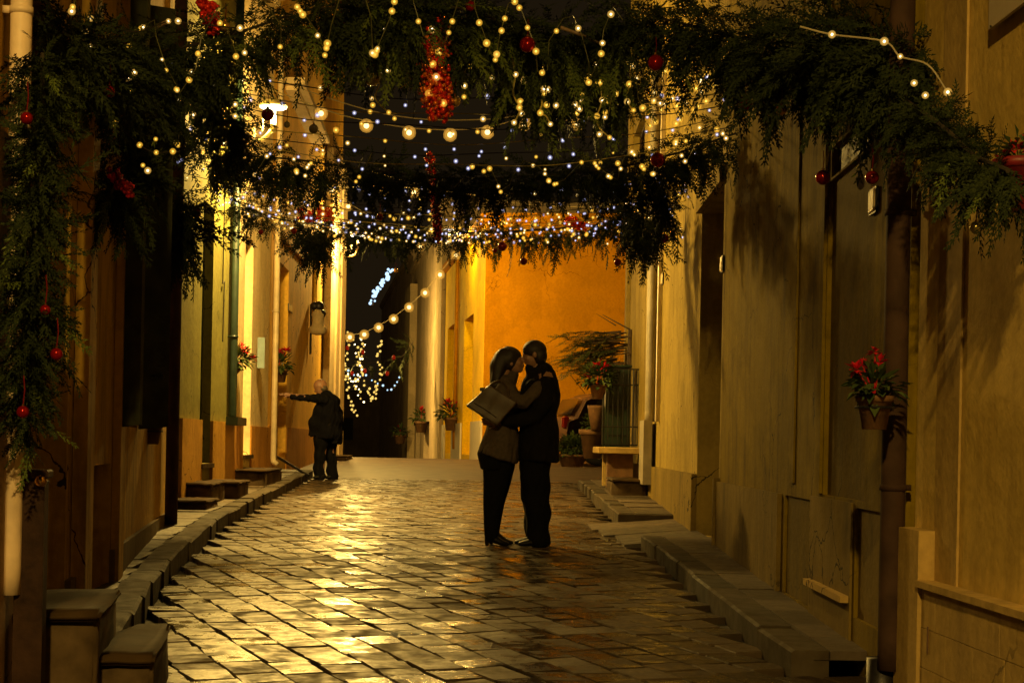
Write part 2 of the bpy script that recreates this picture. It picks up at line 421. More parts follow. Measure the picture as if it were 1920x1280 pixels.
# front end slab of the upper pavement and the worn ramp stones before the dark gateway
ramp_root = bpy.data.objects.new('gateway_ramp', None); COL.objects.link(ramp_root); ramp_root['kind'] = 'structure'
for i, (xa, xb, ya, yb, za, zb) in enumerate([(1.25, 1.98, 13.22, 14.15, .02, .09), (1.15, 1.98, 14.17, 14.85, .015, .09), (1.1, 1.98, 14.87, 15.62, .01, .08)]):
    m = MB(); m.v = [(xa, ya, g(ya) + za), (xb, ya, g(ya) + zb), (xb, yb, g(yb) + zb), (xa, yb, g(yb) + za), (xa, ya, g(ya) - .04), (xb, ya, g(ya) - .04), (xb, yb, g(yb) - .04), (xa, yb, g(yb) - .04)]
    m.f = [(0, 1, 2, 3), (0, 4, 5, 1), (1, 5, 6, 2), (2, 6, 7, 3), (3, 7, 4, 0)]; m.build('ramp_stone', 'slab_stone', ramp_root)
MB().box((1.74, 15.66, g(15.7) + .055), (.66, .07, .12), 0, .008).build('end_kerb_stone', 'kerb_stone', ramp_root)

# ================================================================== SETTING: houses
class Wall:
    def __init__(s, p0, p1):
        s.p0 = Vector(p0); s.p1 = Vector(p1); s.L = (s.p1 - s.p0).length; s.t = (s.p1 - s.p0).normalized()
        n = Vector((-s.t.y, s.t.x)); mid = (s.p0 + s.p1) / 2
        s.n = n
    def face_to(s, q):
        if (Vector(q) - s.p0).dot(s.n) < 0: s.n = -s.n
        return s
    def pt(s, a, d, z): p = s.p0 + s.t * a + s.n * d; return Vector((p.x, p.y, z))
    def s_of(s, px, py=700):
        k, _ = ray(px, py); return (k * s.p0.y - s.p0.x) / (s.t.x - k * s.t.y)
    def z_of(s, px, py):
        a = s.s_of(px, py); Y = s.p0.y + s.t.y * a; return EYE + ray(px, py)[1] * Y
    def y_of(s, px, py=700): return s.p0.y + s.t.y * s.s_of(px, py)
    def box(s, m, a0, a1, d0, d1, z0, z1):
        P = [s.pt(a, d, z) for z in (z0, z1) for a, d in ((a0, d0), (a1, d0), (a1, d1), (a0, d1))]
        m.add(P, [(3, 2, 1, 0), (4, 5, 6, 7), (0, 1, 5, 4), (1, 2, 6, 5), (2, 3, 7, 6), (3, 0, 4, 7)]); return m
def grid_face(wl, zs0, zs1, ops, m, d=0.0, a0=0.0, a1=None):
    a1 = wl.L if a1 is None else a1
    S = sorted({a0, a1, *[v for o in ops for v in (o['s'][0], o['s'][1]) if a0 < v < a1]})
    Z = sorted({zs0, zs1, *[v for o in ops for v in (o['z'][0], o['z'][1]) if zs0 < v < zs1]})
    for i in range(len(S) - 1):
        for j in range(len(Z) - 1):
            sm_, zm = (S[i] + S[i + 1]) / 2, (Z[j] + Z[j + 1]) / 2
            if any(o['s'][0] < sm_ < o['s'][1] and o['z'][0] < zm < o['z'][1] for o in ops): continue
            m.add([wl.pt(S[i], d, Z[j]), wl.pt(S[i + 1], d, Z[j]), wl.pt(S[i + 1], d, Z[j + 1]), wl.pt(S[i], d, Z[j + 1])], [(0, 1, 2, 3)])
def leaf(root, wl, o):
    a0, a1 = o['s']; z0, z1 = o['z']; D = -o.get('depth', .2); k = o['kind']
    if k in ('door', 'gate'):
        f = MB(); t = .05
        wl.box(f, a0, a0 + t, D, D + .07, z0, z1); wl.box(f, a1 - t, a1, D, D + .07, z0, z1); wl.box(f, a0 + t, a1 - t, D, D + .07, z1 - t, z1)
        n = 2 if (a1 - a0) > .8 else 1
        d = f.build('door_frame', o['mat'], root)
        for i in range(n):
            b0, b1 = a0 + t + (a1 - a0 - 2 * t) * i / n + .003, a0 + t + (a1 - a0 - 2 * t) * (i + 1) / n - .003
            lf = MB(); wl.box(lf, b0, b1, D - .01, D + .035, z0, z1 - t - .003); L_ = lf.build('door_leaf', o['mat'], root)
            H = z1 - t - z0
            for q0, q1 in ((.06, .32), (.37, .62), (.67, .95)):
                p = MB(); wl.box(p, b0 + .05, b1 - .05, D + .035, D + .05, z0 + H * q0, z0 + H * q1); p.build('door_panel', o['mat'], L_)
        hb = MB(); hb.ball(wl.pt((a0 + a1) / 2 + .06, D + .075, z0 + 1.0), .025, 8); hb.build('door_handle', 'brass', root, True)
    elif k == 'shutter':
        fr = MB(); t = .05
        wl.box(fr, a0, a0 + t, D, D + .06, z0, z1); wl.box(fr, a1 - t, a1, D, D + .06, z0, z1); wl.box(fr, a0 + t, a1 - t, D, D + .06, z1 - t, z1); wl.box(fr, a0 + t, a1 - t, D, D + .06, z0, z0 + t)
        sh = fr.build('window', o['mat'], root)
        bk = MB(); wl.box(bk, a0 + t, a1 - t, D - .02, D + .01, z0 + t, z1 - t); bk.build('window_pane', 'black_gap', sh)
        sl = MB(); n = int((z1 - z0) / .09)
        for i in range(n):
            z = z0 + t + (z1 - z0 - 2 * t) * i / n
            sl.add([wl.pt(a0 + t, D + .015, z + .05), wl.pt(a1 - t, D + .015, z + .05), wl.pt(a1 - t, D + .05, z + .004), wl.pt(a0 + t, D + .05, z + .004)], [(0, 1, 2, 3)])
        q = sl.build('louvre_slats', o['mat'], sh); q['kind'] = 'stuff'
    elif k == 'blind':
        bl = MB(); n = int((z1 - z0) / .05)
        for i in range(n):
            z = z0 + (z1 - z0) * i / n; wl.box(bl, a0 + .01, a1 - .01, D, D + .025, z + .004, z + (z1 - z0) / n - .004)
        q = bl.build('roller_blind', o['mat'], root); q['kind'] = 'stuff'
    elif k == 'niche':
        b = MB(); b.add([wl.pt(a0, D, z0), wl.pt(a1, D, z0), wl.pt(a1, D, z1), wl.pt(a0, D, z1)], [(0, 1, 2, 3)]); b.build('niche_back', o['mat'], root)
    if o.get('sill'):
        s_ = MB(); wl.box(s_, a0 - .05, a1 + .05, D, .05, z0 - .05, z0 - .002); s_.build('sill', 'marble_step', root)
def house(name, label, wl, z0, z1, mat, ops=(), plinth=None, depth=5.0, roofm='mortar', cornice=True):
    root = thing(name, label, 'house', wl.pt(0, 0, z0))
    ops = list(ops); fm = MB(); grid_face(wl, z0, z1, ops, fm)
    for o in ops:
        a0, a1 = o['s']; b0, b1 = max(o['z'][0], z0), o['z'][1]; D = -o.get('depth', .2)
        c = [(a0, b0), (a1, b0), (a1, b1), (a0, b1)]
        for i in range(4):
            (p, q), (r, t_) = c[i], c[(i + 1) % 4]
            fm.add([wl.pt(p, 0, q), wl.pt(r, 0, t_), wl.pt(r, D - .03, t_), wl.pt(p, D - .03, q)], [(0, 1, 2, 3)])
        fm.add([wl.pt(a0, D - .03, b0), wl.pt(a1, D - .03, b0), wl.pt(a1, D - .03, b1), wl.pt(a0, D - .03, b1)], [(0, 1, 2, 3)])
    L = wl.L
    fm.add([wl.pt(0, 0, z0), wl.pt(0, -depth, z0), wl.pt(0, -depth, z1), wl.pt(0, 0, z1)], [(0, 1, 2, 3)])
    fm.add([wl.pt(L, 0, z0), wl.pt(L, -depth, z0), wl.pt(L, -depth, z1), wl.pt(L, 0, z1)], [(0, 1, 2, 3)])
    fm.add([wl.pt(0, -depth, z0), wl.pt(L, -depth, z0), wl.pt(L, -depth, z1), wl.pt(0, -depth, z1)], [(0, 1, 2, 3)])
    fm.build('wall', mat, root)
    rf = MB(); wl.box(rf, -.0, L, -depth, .0, z1 + .002, z1 + .12); rf.build('roof', roofm, root)
    if cornice:
        c = MB(); wl.box(c, 0, L, .003, .14, z1 - .16, z1 + .04); wl.box(c, 0, L, .003, .07, z1 - .26, z1 - .162); c.build('cornice', mat, root)
    if plinth:
        zt, d, pm = plinth; pops = [o for o in ops]; S = [(0, L)]
        for o in sorted(pops, key=lambda o: o['s'][0]):
            if o['z'][0] < zt:
                a, b = S[-1]; S[-1] = (a, max(a, o['s'][0])); S.append((o['s'][1], b))
        for a, b in S:
            if b - a > .02: p = MB(); wl.box(p, a, b, .002, d, z0, zt); p.build('plinth', pm, root)
    for o in ops: leaf(root, wl, o)
    return root
def downpipe(root, wl, a, d, r, z0, z1, mat, joints=(), shoe=True):
    m = MB(); pts = [wl.pt(a, d, z1), wl.pt(a, d, z0 + .1)] + ([wl.pt(a, d, z0 + .05), wl.pt(a, d + .06, z0)] if shoe else [wl.pt(a, d, z0)])
    m.tube(pts, r, 12); p = m.build('downpipe', mat, root, True)
    for z in joints:
        j = MB(); j.tube([wl.pt(a, d, z - .012), wl.pt(a, d, z + .012)], r * 1.12, 12); wl.box(j, a - .012, a + .012, 0, d, z - .012, z + .012); j.build('pipe_joint', mat, p, True)
    return p

# ---- near left house
WLN = Wall((xLN(4.4), 4.4), (xLN(14.0), 14.0)).face_to((0, 8))
s = WLN.s_of; z = WLN.z_of
ops = [dict(s=(s(48), s(128)), z=(.34, 2.9), depth=.35, kind='door', mat='dark_wood'),
       dict(s=(s(218, 600), s(262, 600)), z=(z(240, 800), 4.2), depth=.12, kind='shutter', mat='shutter_green', sill=False),
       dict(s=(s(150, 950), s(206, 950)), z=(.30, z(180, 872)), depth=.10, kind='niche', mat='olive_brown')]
nl = house('corner_house', 'dark ochre house front on the near left behind the vertical evergreen garland', WLN, -.3, 6.6, 'ochre_near', ops, (z(235, 1010), .03, 'olive_brown'))
downpipe(nl, WLN, s(-6, 600), .06, .036, .64, 6.3, 'white_pipe', (2.6,), False)
downpipe(nl, WLN, s(308, 700), .08, .055, g(13.4) + .1, 6.3, 'brown_pipe', (3.0,), False)
m = MB(); WLN.box(m, s(-60, 400), s(24, 400), .004, .045, -.2, z(20, 285)); m.build('stone_pier', 'pink_stone', nl)
m = MB(); WLN.box(m, s(20, 1180) - .09, s(20, 1180) + .12, .05, .16, z(20, 1195), z(20, 1165)); m.build('pier_foot', 'marble_step', nl)
# open shutter leaves
for a, nm in ((s(218, 600), -1), (s(262, 600), 1)):
    m = MB(); c0 = WLN.pt(a, .01, 0); dirv = (WLN.n * .92 + WLN.t * (.38 * nm)).normalized(); e = c0 + Vector((dirv.x, dirv.y, 0)) * (.16 if nm < 0 else .2)
    tn = Vector((-dirv.y, dirv.x, 0)) * .018; zb, zt = z(240, 803), 4.15
    m.add([c0 - tn + Vector((0, 0, zb)), c0 + tn + Vector((0, 0, zb)), e + tn + Vector((0, 0, zb + .02)), e - tn + Vector((0, 0, zb + .02)), c0 - tn + Vector((0, 0, zt)), c0 + tn + Vector((0, 0, zt)), e + tn + Vector((0, 0, zt)), e - tn + Vector((0, 0, zt))],
          [(3, 2, 1, 0), (4, 5, 6, 7), (0, 1, 5, 4), (1, 2, 6, 5), (2, 3, 7, 6), (3, 0, 4, 7)]); m.build('shutter_leaf', 'shutter_green', nl)
m = MB(); WLN.box(m, s(132, 1000), s(146, 1000), .004, .07, .2, 4.6); WLN.box(m, s(207, 1000), s(216, 1000), .004, .05, .2, 4.6); m.build('pilaster', 'ochre_near', nl)
MB().box(WLN.pt(s(109, 1050), -.02, .33), (.34, s(128) - s(48) + .0, .045), rz=math.atan(.134)).build('threshold', 'marble_step', nl)

# ---- green house
WG = Wall((xL(14.0), 14.0), (xL(19.15), 19.15)).face_to((0, 15)); s = WG.s_of; z = WG.z_of
ops = [dict(s=(s(322), s(338)), z=(z(330, 893), z(330, 500)), depth=.3, kind='door', mat='dark_wood'),
       dict(s=(s(376), s(396)), z=(z(386, 868), 3.75), depth=.16, kind='shutter', mat='dark_green_paint', sill=True)]
gh = house('green_house', 'olive green house front with orange base on the left', WG, -.1, 7.2, 'green_wall', ops, (z(400, 789), .035, 'orange_base'))
m = MB(); WG.box(m, 0, s(318, 700), .036, .09, .4, 7.0); m.build('edge_pilaster', 'green_trim', gh)
downpipe(gh, WG, s(426), .07, .05, z(428, 792), 6.9, 'dark_green_paint', (2.4,), False)
m = MB(); WG.box(m, s(419), s(437), .04, .18, z(428, 797), z(428, 782)); m.build('pipe_box', 'dark_green_paint', gh)
m = MB(); m.tube([WG.pt(s(412), .02, 5.2), WG.pt(s(411), .02, z(411, 530)), WG.pt(s(414), .02, z(411, 522)), WG.pt(s(413), .02, z(413, 640))], .008, 6); m.build('cable', 'wire_dark', gh)

# ---- cream house
WC = Wall((xL(19.15), 19.15), (xL(22.8), 22.8)).face_to((0, 15)); s = WC.s_of; z = WC.z_of
ops = [dict(s=(s(456), s(471)), z=(z(462, 852), z(465, 442)), depth=.14, kind='blind', mat='blind_white', sill=True)]
ch = house('cream_house', 'brightly lit cream house front with a white roller blind door', WC, 0, 7.8, 'cream_wall', ops, (z(480, 799), .02, 'terracotta_band'))
downpipe(ch, WC, s(508), .06, .045, z(508, 870), 7.5, 'cream_pipe', (z(508, 582), 4.8))
bd = MB(); WC.box(bd, s(478) - .02, s(478) + .02, .03, .13, z(479, 690), z(479, 632)); b_ = bd.build('notice_board', 'blue_board', None)
tag(b_, 'blue-grey board standing out from the cream wall behind the first red poinsettia', 'board')

# ---- orange-yellow house with lit pilasters
WO = Wall((xL(22.8), 22.8), (xL(36.6), 36.6)).face_to((0, 15)); s = WO.s_of; z = WO.z_of
ops = [dict(s=(s(520), s(538)), z=(z(530, 858), z(530, 496)), depth=.35, kind='door', mat='grey_far'),
       dict(s=(s(586, 480), s(596, 480)), z=(z(590, 620), z(590, 488)), depth=.2, kind='shutter', mat='dark_wood')]
oh = house('yellow_house', 'yellow-orange house front with terracotta band left of the old man', WO, .3, 10.4, 'yellow_wall', ops, (z(560, 803), .02, 'terracotta_band'), depth=6)
m = MB()
for a, b in ((603, 612), (616, 622), (625, 633)): WO.box(m, s(a), min(s(b), WO.L), .021, .16, .5, z(610, 250))
m.build('corner_pilaster', 'pale_pilaster', oh)
m = MB(); WO.box(m, s(530, 300), s(585, 300), .003, .32, z(560, 214), z(560, 203)); WO.box(m, s(532, 300), s(583, 300), .003, .2, z(560, 222), z(560, 214) - .003); m.build('balcony_slab', 'pale_pilaster', oh)
m = MB(); m.tube([WO.pt(s(525, 450), .03, z(525, 446)), WO.pt(s(548, 470), .03, z(548, 470)), WO.pt(s(572, 490), .03, z(572, 497))], .03, 6); m.build('moulding', 'terracotta_band', oh)

# ---- right: house beyond the gateway
WB = Wall((xR(12.35), 12.35), (xR(24.1), 24.1)).face_to((0, 15)); s = WB.s_of; z = WB.z_of
ops = [dict(s=(.06, s(1311, 680)), z=(g(13.4) + .07, z(1330, 383)), depth=.55, kind='gate', mat='black_gap'),
       dict(s=(s(1210, 200), s(1190, 200)), z=(z(1200, 330), z(1200, 225)), depth=.15, kind='shutter', mat='dark_wood')]
rb = house('beige_house', 'beige stained house beyond the dark gateway on the right', WB, 0, 9.0, 'beige_right', ops, (z(1260, 880), .05, 'beige_plinth'))
downpipe(rb, WB, s(1232, 650), .07, .062, z(1220, 792), 6.2, 'grey_pipe', (3.4, z(1230, 480)), False)
m = MB(); WB.box(m, s(1240, 650) - .02, s(1240, 650) + .10, .003, .05, z(1235, 790), 5.8); WB.box(m, s(1222, 650) - .12, s(1222, 650), .003, .05, z(1235, 790), 5.8); m.build('pipe_reveal', 'cream_pipe', rb)
m = MB(); WB.box(m, s(1226, 840) - .30, s(1226, 840) + .38, .051, .15, z(1217, 905), z(1217, 790)); m.build('pipe_cover', 'grey_pipe', rb)
m = MB(); WB.box(m, WB.L - .35, WB.L, .003, .06, .5, 8.6); m.build('corner_pilaster', 'beige_right', rb)
m = MB(); WB.box(m, .0, s(1309, 700) + .01, .003, .05, z(1330, 383) + .01, z(1330, 383) + .16); m.build('gate_lintel', 'beige_right', rb)
# ---- right: mustard house
WM = Wall((xR(6.30), 6.30), (xR(12.34), 12.34)).face_to((0, 9)); s = WM.s_of; z = WM.z_of
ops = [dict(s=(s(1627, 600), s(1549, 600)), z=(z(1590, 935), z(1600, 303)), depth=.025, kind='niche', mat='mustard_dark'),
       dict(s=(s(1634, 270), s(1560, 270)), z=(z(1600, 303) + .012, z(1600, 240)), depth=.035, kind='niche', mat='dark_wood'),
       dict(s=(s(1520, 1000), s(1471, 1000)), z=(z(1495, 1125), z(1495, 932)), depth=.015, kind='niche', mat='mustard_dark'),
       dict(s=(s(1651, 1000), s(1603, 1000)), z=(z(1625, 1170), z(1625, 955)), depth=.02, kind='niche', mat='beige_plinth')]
mh = house('mustard_house', 'mustard stained house front with shuttered recess, right of the couple', WM, -.2, 8.0, 'mustard_right', ops)
for P_ in ((s(1465, 1020), WM.L, .03, z(1400, 912)), (s(1600, 1020), s(1522, 1020), .014, z(1560, 935))): m = MB(); WM.box(m, P_[0], P_[1], .003, P_[2], -.1, P_[3]); m.build('plinth', 'beige_plinth', mh)
m = MB(); WM.box(m, s(1597, 1100), s(1524, 1100), .015, .055, z(1560, 1112), z(1560, 1100)); m.build('sill', 'tan_stone', mh)
m = MB(); WM.box(m, s(1549, 600) , s(1541, 600), .003, .02, z(1545, 925), 4.2); WM.box(m, s(1497, 600), s(1490, 600), .003, .014, z(1490, 905), 4.6); m.build('frame_strip', 'mustard_right', mh)
# ---- right: nearest house
WD = Wall((1.755, 6.22), (1.83, 2.0)).face_to((0, 5)); s = WD.s_of; z = WD.z_of
nd = house('tan_house', 'tan plastered house corner with stone block base at the right edge', WD, -.3, 7.4, 'tan_near', [])
m = MB(); WD.box(m, -.0, s(1757, 1100), .003, .075, -.2, z(1730, 990)); WD.box(m, s(1757, 1000), s(1800, 1000), .003, .012, .4, 7.0); m.build('corner_pier', 'tan_stone', nd)
cp = MB(); WD.box(cp, s(1757, 1090), WD.L, .003, .085, z(1755, 1087) - .025, z(1755, 1087)); cp.build('base_ledge', 'tan_stone', nd)
z0 = z(1755, 1087) - .028; bh = .150
for r_ in range(5):
    a = s(1757, 1150) + .002; k = 0
    while a < s(1757, 1150) + 2.6:
        wd = .30 if r_ % 2 else .34
        if k == 0: wd = .17 + .13 * (r_ % 2)
        b = MB(); WD.box(b, a + .0015, a + wd - .0015, .002, .062 + R.uniform(0, .003), z0 - bh * (r_ + 1) + .0015, z0 - bh * r_ - .0015); b.build('stone_block', 'tan_stone', nd); a += wd; k += 1
st = MB(); WD.box(st, s(1772, 1195) - .006, s(1772, 1195) + .012, .066, .068, z(1773, 1225), z(1773, 1175)); st.build('rust_streak', 'terracotta', nd)
dp = downpipe(nd, WM, WM.s_of(1716, 600) + .02, .07, .050, .30, 7.6, 'brown_pipe', (WM.z_of(1700, 410), WM.z_of(1690, 912)), False)
m = MB(); m.tube([WM.pt(WM.s_of(1695, 1210) , .085, .34), WM.pt(WM.s_of(1695, 1210), .085, .12), WM.pt(WM.s_of(1695, 1210), .14, .04)], .066, 12); m.build('cast_iron_shoe', 'iron', nd, True)
pl = MB(); WD.box(pl, s(1872, 30), s(1872, 30) + .5, .02, .034, z(1872, 56), z(1872, 56) + .4); p_ = thing('wall_plaque', 'pale blank plaque screwed to the wall in the top right corner', 'plaque', WD.pt(s(1880, 30), .02, z(1872, 56)))
pl.build('plate', 'plaque_white', p_); sc_ = MB(); sc_.ball(WD.pt(s(1877, 50), .036, z(1877, 50)), .004, 8); sc_.build('screw', 'iron', p_)

# ---- orange building across the square
WOF = Wall((.05, 36.0), (9.0, 35.2)).face_to((0, 20)); WOS = Wall((.05, 36.0), (-1.13, 47.0)).face_to((-5, 40))
ob = thing('orange_building', 'glowing orange building with golden side behind the kissing couple', 'house', (.05, 36, .5))
fm = MB(); grid_face(WOF, -.5, 6.5, [], fm); 
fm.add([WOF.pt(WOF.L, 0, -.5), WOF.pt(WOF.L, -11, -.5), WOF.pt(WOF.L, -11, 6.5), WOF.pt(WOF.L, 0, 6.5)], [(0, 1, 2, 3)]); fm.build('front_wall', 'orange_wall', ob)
so = WOS.s_of; zo = WOS.z_of
ops = [dict(s=(so(886), so(869)), z=(zo(877, 852), zo(877, 596)), depth=.35, kind='door', mat='orange_wood'),
       dict(s=(so(850), so(838)), z=(zo(845, 850), zo(845, 612)), depth=.35, kind='door', mat='orange_wood')]
fm = MB(); grid_face(WOS, -.5, 6.5, ops, fm)
for o in ops:
    a0, a1 = o['s']; b0, b1 = o['z']; c = [(a0, b0), (a1, b0), (a1, b1), (a0, b1)]
    for i in range(4):
        (p, q), (r, t_) = c[i], c[(i + 1) % 4]; fm.add([WOS.pt(p, 0, q), WOS.pt(r, 0, t_), WOS.pt(r, -.38, t_), WOS.pt(p, -.38, q)], [(0, 1, 2, 3)])
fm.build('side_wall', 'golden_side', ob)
for o in ops: leaf(ob, WOS, o)
rf = MB(); rf.add([(.05, 36, 6.502), (9, 35.2, 6.502), (9, 47, 6.502), (-1.13, 47, 6.502)], [(0, 1, 2, 3)]); rf.build('roof', 'mortar', ob)
cr = MB(); WOF.box(cr, 0, WOF.L, .003, .12, 6.3, 6.52); WOS.box(cr, 0, WOS.L, .003, .12, 6.3, 6.52); cr.build('cornice', 'orange_wall', ob)
tl = MB(); a = 0
S = [(0, so(887)), (so(868), so(851)), (so(837), WOS.L)]
for a0, a1 in S: WOS.box(tl, a0 + .02, a1 - .02, .003, .05, .2, zo(890, 790))
tl.build('tiled_base', 'white_tiles', ob)
pp = MB(); pp.tube([WOS.pt(so(858), .06, 1.0), WOS.pt(so(858), .06, 6.2)], .05, 8); pp.build('downpipe', 'orange_wall', ob, True)

# ---- far side houses down the street
WF = Wall((-1.14, 47.05), (-3.05, 67.0)).face_to((-8, 50)); s = WF.s_of; z = WF.z_of
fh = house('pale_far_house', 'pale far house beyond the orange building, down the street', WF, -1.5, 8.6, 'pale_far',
           [dict(s=(s(807), s(797)), z=(z(800, 862), z(800, 790)), depth=.3, kind='door', mat='dark_green_paint'), dict(s=(s(790), s(782)), z=(z(785, 862), z(785, 795)), depth=.3, kind='door', mat='dark_green_paint')])
m = MB(); WF.box(m, s(780), s(770), .003, .3, -1.2, 7.6); WF.box(m, 0, s(822), .003, .12, -1.2, 8.2); m.build('pilaster', 'pale_pilaster', fh)
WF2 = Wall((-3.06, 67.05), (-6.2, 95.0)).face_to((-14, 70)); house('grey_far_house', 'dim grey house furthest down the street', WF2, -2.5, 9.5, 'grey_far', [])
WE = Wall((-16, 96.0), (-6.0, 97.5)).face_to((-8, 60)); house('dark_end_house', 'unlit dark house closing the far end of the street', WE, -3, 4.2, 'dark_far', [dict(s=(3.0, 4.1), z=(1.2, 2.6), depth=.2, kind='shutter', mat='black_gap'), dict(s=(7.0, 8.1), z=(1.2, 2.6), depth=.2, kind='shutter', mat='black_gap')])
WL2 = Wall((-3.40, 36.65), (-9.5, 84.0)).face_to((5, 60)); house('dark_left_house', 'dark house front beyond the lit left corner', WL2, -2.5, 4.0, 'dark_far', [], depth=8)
WP = Wall((2.33, 24.15), (9.5, 24.9)).face_to((4, 30)); house('piazza_house', 'house flank hidden behind the beige house corner', WP, 0, 8.0, 'beige_right', [], depth=.6, cornice=False)
COL.objects.unlink([o for o in COL.objects if o.name == 'piazza_house'][0]) if False else None

# ================================================================== street furniture
def step_block(label, quad, ztop, zbot, slab=.034, over=.02, mat='marble_step', side='step_side', group=None):
    c = sum((Vector(q) for q in quad), Vector((0, 0))) / 4
    root = thing('door_step', label, 'step', (c.x, c.y, zbot), group)
    def prism(qs, za, zb, bev=0):
        m = MB(); m.v = [(x, y, za) for x, y in qs] + [(x, y, zb) for x, y in qs]; m.f = [(3, 2, 1, 0), (4, 5, 6, 7)] + [(i, (i + 1) % 4, 4 + (i + 1) % 4, 4 + i) for i in range(4)]; return m
    def rough(qs, za, zb, nm, mt, par):
        bm = bmesh.new(); vs = [bm.verts.new((x, y, z)) for z in (za, zb) for x, y in qs]
        for f in [(3, 2, 1, 0), (4, 5, 6, 7)] + [(i, (i + 1) % 4, 4 + (i + 1) % 4, 4 + i) for i in range(4)]: bm.faces.new([vs[i] for i in f])
        bmesh.ops.bevel(bm, geom=bm.edges[:], offset=min(.012, (zb - za) * .3), segments=2, affect='EDGES')
        bmesh.ops.subdivide_edges(bm, edges=[e for e in bm.edges if e.calc_length() > .12], cuts=5, use_grid_fill=True); bmesh.ops.recalc_face_normals(bm, faces=bm.faces[:])
        for v in bm.verts: v.co += Vector([mnoise.noise(v.co * 9 + Vector((k * 7, 0, 0))) for k in range(3)]) * .009 - v.normal * max(0, mnoise.noise(v.co * 14)) * .008
        m = MB(); bm.verts.index_update(); m.v = [tuple(v.co) for v in bm.verts]; m.f = [tuple(v.index for v in f.verts) for f in bm.faces]; bm.free(); return m.build(nm, mt, par, True)
    q2 = [tuple(c + (Vector(q) - c) * (1 - over / (Vector(q) - c).length * 1.6)) for q in quad]
    rough(q2, zbot, ztop - slab - .002, 'riser', side, root); rough(quad, ztop - slab, ztop, 'tread', mat, root)
    return root
def wq(wl, a0, a1, d0, d1): return [tuple(wl.pt(a, d, 0).xy) for a, d in ((a0, d0), (a1, d0), (a1, d1), (a0, d1))]
step_block('upper worn marble door step at the lower left, beside the wooden post', [(-1.78, 5.30), (-1.32, 5.42), (-1.44, 6.27), (-1.88, 6.2)], EYE - .62, .0)
step_block('lowest worn marble door step jutting into the road at the lower left', [(-1.56, 5.55), (-1.17, 5.63), (-1.31, 6.64), (-1.45, 6.62)], EYE - .80, -.02)
s = WG.s_of
zb = g(16.8) + .05
step_block('lower stone step in front of the dark door of the green house', [(-3.02, 14.9), (-2.62, 14.9), (-2.63, 15.7), (-3.02, 15.7)], at(350, 935, 15.2).z, g(15) + .05)
step_block('upper stone step against the dark door of the green house', [(-3.02, 15.72), (-2.72, 15.72), (-2.73, 16.7), (-3.02, 16.7)], at(350, 903, 16).z, g(16) + .05)
step_block('low stone block beside the green house door, second from the old man', [(-3.02, 16.75), (-2.60, 16.75), (-2.62, 17.7), (-3.04, 17.7)], at(420, 901, 17).z, g(17) + .05)
step_block('long pale step under the white roller blind door', [(-3.12, 19.35), (-2.68, 19.35), (-2.66, 20.9), (-3.14, 20.9)], at(480, 878, 20).z, g(20) + .05)
step_block('pale stone block behind the old man at the left corner', [(-3.25, 31.5), (-2.72, 31.5), (-2.72, 33.2), (-3.3, 33.2)], at(630, 853, 32).z, g(32) - .02)
step_block('grey stone step at the foot of the beige house on the right', [(1.62, 18.9), (2.06, 18.9), (2.09, 20.3), (1.66, 20.3)], at(1190, 897, 19.5).z, g(19) + .05)
rl = MB(); P = [at(502, 846, 24.2), at(540, 868, 23.6), at(578, 891, 23.0)]; rl.tube(P, .022, 8)
for p in (P[0], P[2]): rl.tube([p, Vector((p.x, p.y, g(p.y) + .1))], .018, 6)
tag(rl.build('ramp_rail', 'iron'), 'thin metal edge rail sloping down to the kerb behind the old man', 'rail')
# wooden post with brass knob
pp = at(57, 1100, 5.25); pr = thing('newel_post', 'dark brown wooden post with a shining brass knob beside the marble steps', 'post', (pp.x, pp.y, .0))
MB().box((pp.x, pp.y, (.0 + 1.03) / 2), (.095, .095, 1.03), .13, .01).build('post', 'dark_wood', pr)
MB().box((pp.x, pp.y, 1.045), (.12, .12, .03), .13, .006).build('post_cap', 'dark_wood', pr)
k = at(76, 901, 5.2); b = MB(); b.ball(k, .022, 14); b.tube([k, (pp.x, pp.y, k.z)], .01, 8); b.build('knob', 'brass', pr, True)

# bench
bx, by = 1.86, 20.9
bn = thing('stone_bench', 'stone bench under the green box at the end of the beige house', 'bench', (bx, by, g(by)))
zt = at(1160, 838, by).z
MB().box((bx - .02, by, zt - .045), (.55, 1.1, .09), 0, .012).build('seat', 'tan_stone', bn)
for dy in (-.36, .36): MB().box((bx + .0, by + dy, (g(by) + zt - .09) / 2 + .06), (.34, .14, zt - .09 - g(by) - .1), 0, .01).build('leg', 'terracotta' if dy < 0 else 'tan_stone', bn)
# green cabinet (street box) standing behind the bench
gx = 1.93; gy = 22.0
gb = thing('green_cabinet', 'dark green tall street cabinet behind the stone bench', 'cabinet', (gx, gy, g(gy)))
zc = at(1150, 690, gy).z; zl = at(1150, 836, gy).z
MB().box((gx, gy, (g(gy) + .1 + zc) / 2), (.34, .42, zc - g(gy) - .1), 0, .015).build('body', 'dark_green_paint', gb)
MB().box((gx, gy - .004, zc + .02), (.38, .46, .04), 0, .01).build('lid', 'dark_green_paint', gb)
for dz in (.15, .55): MB().box((gx, gy - .216, zl + dz), (.30, .012, .02)).build('hinge_band', 'iron', gb)
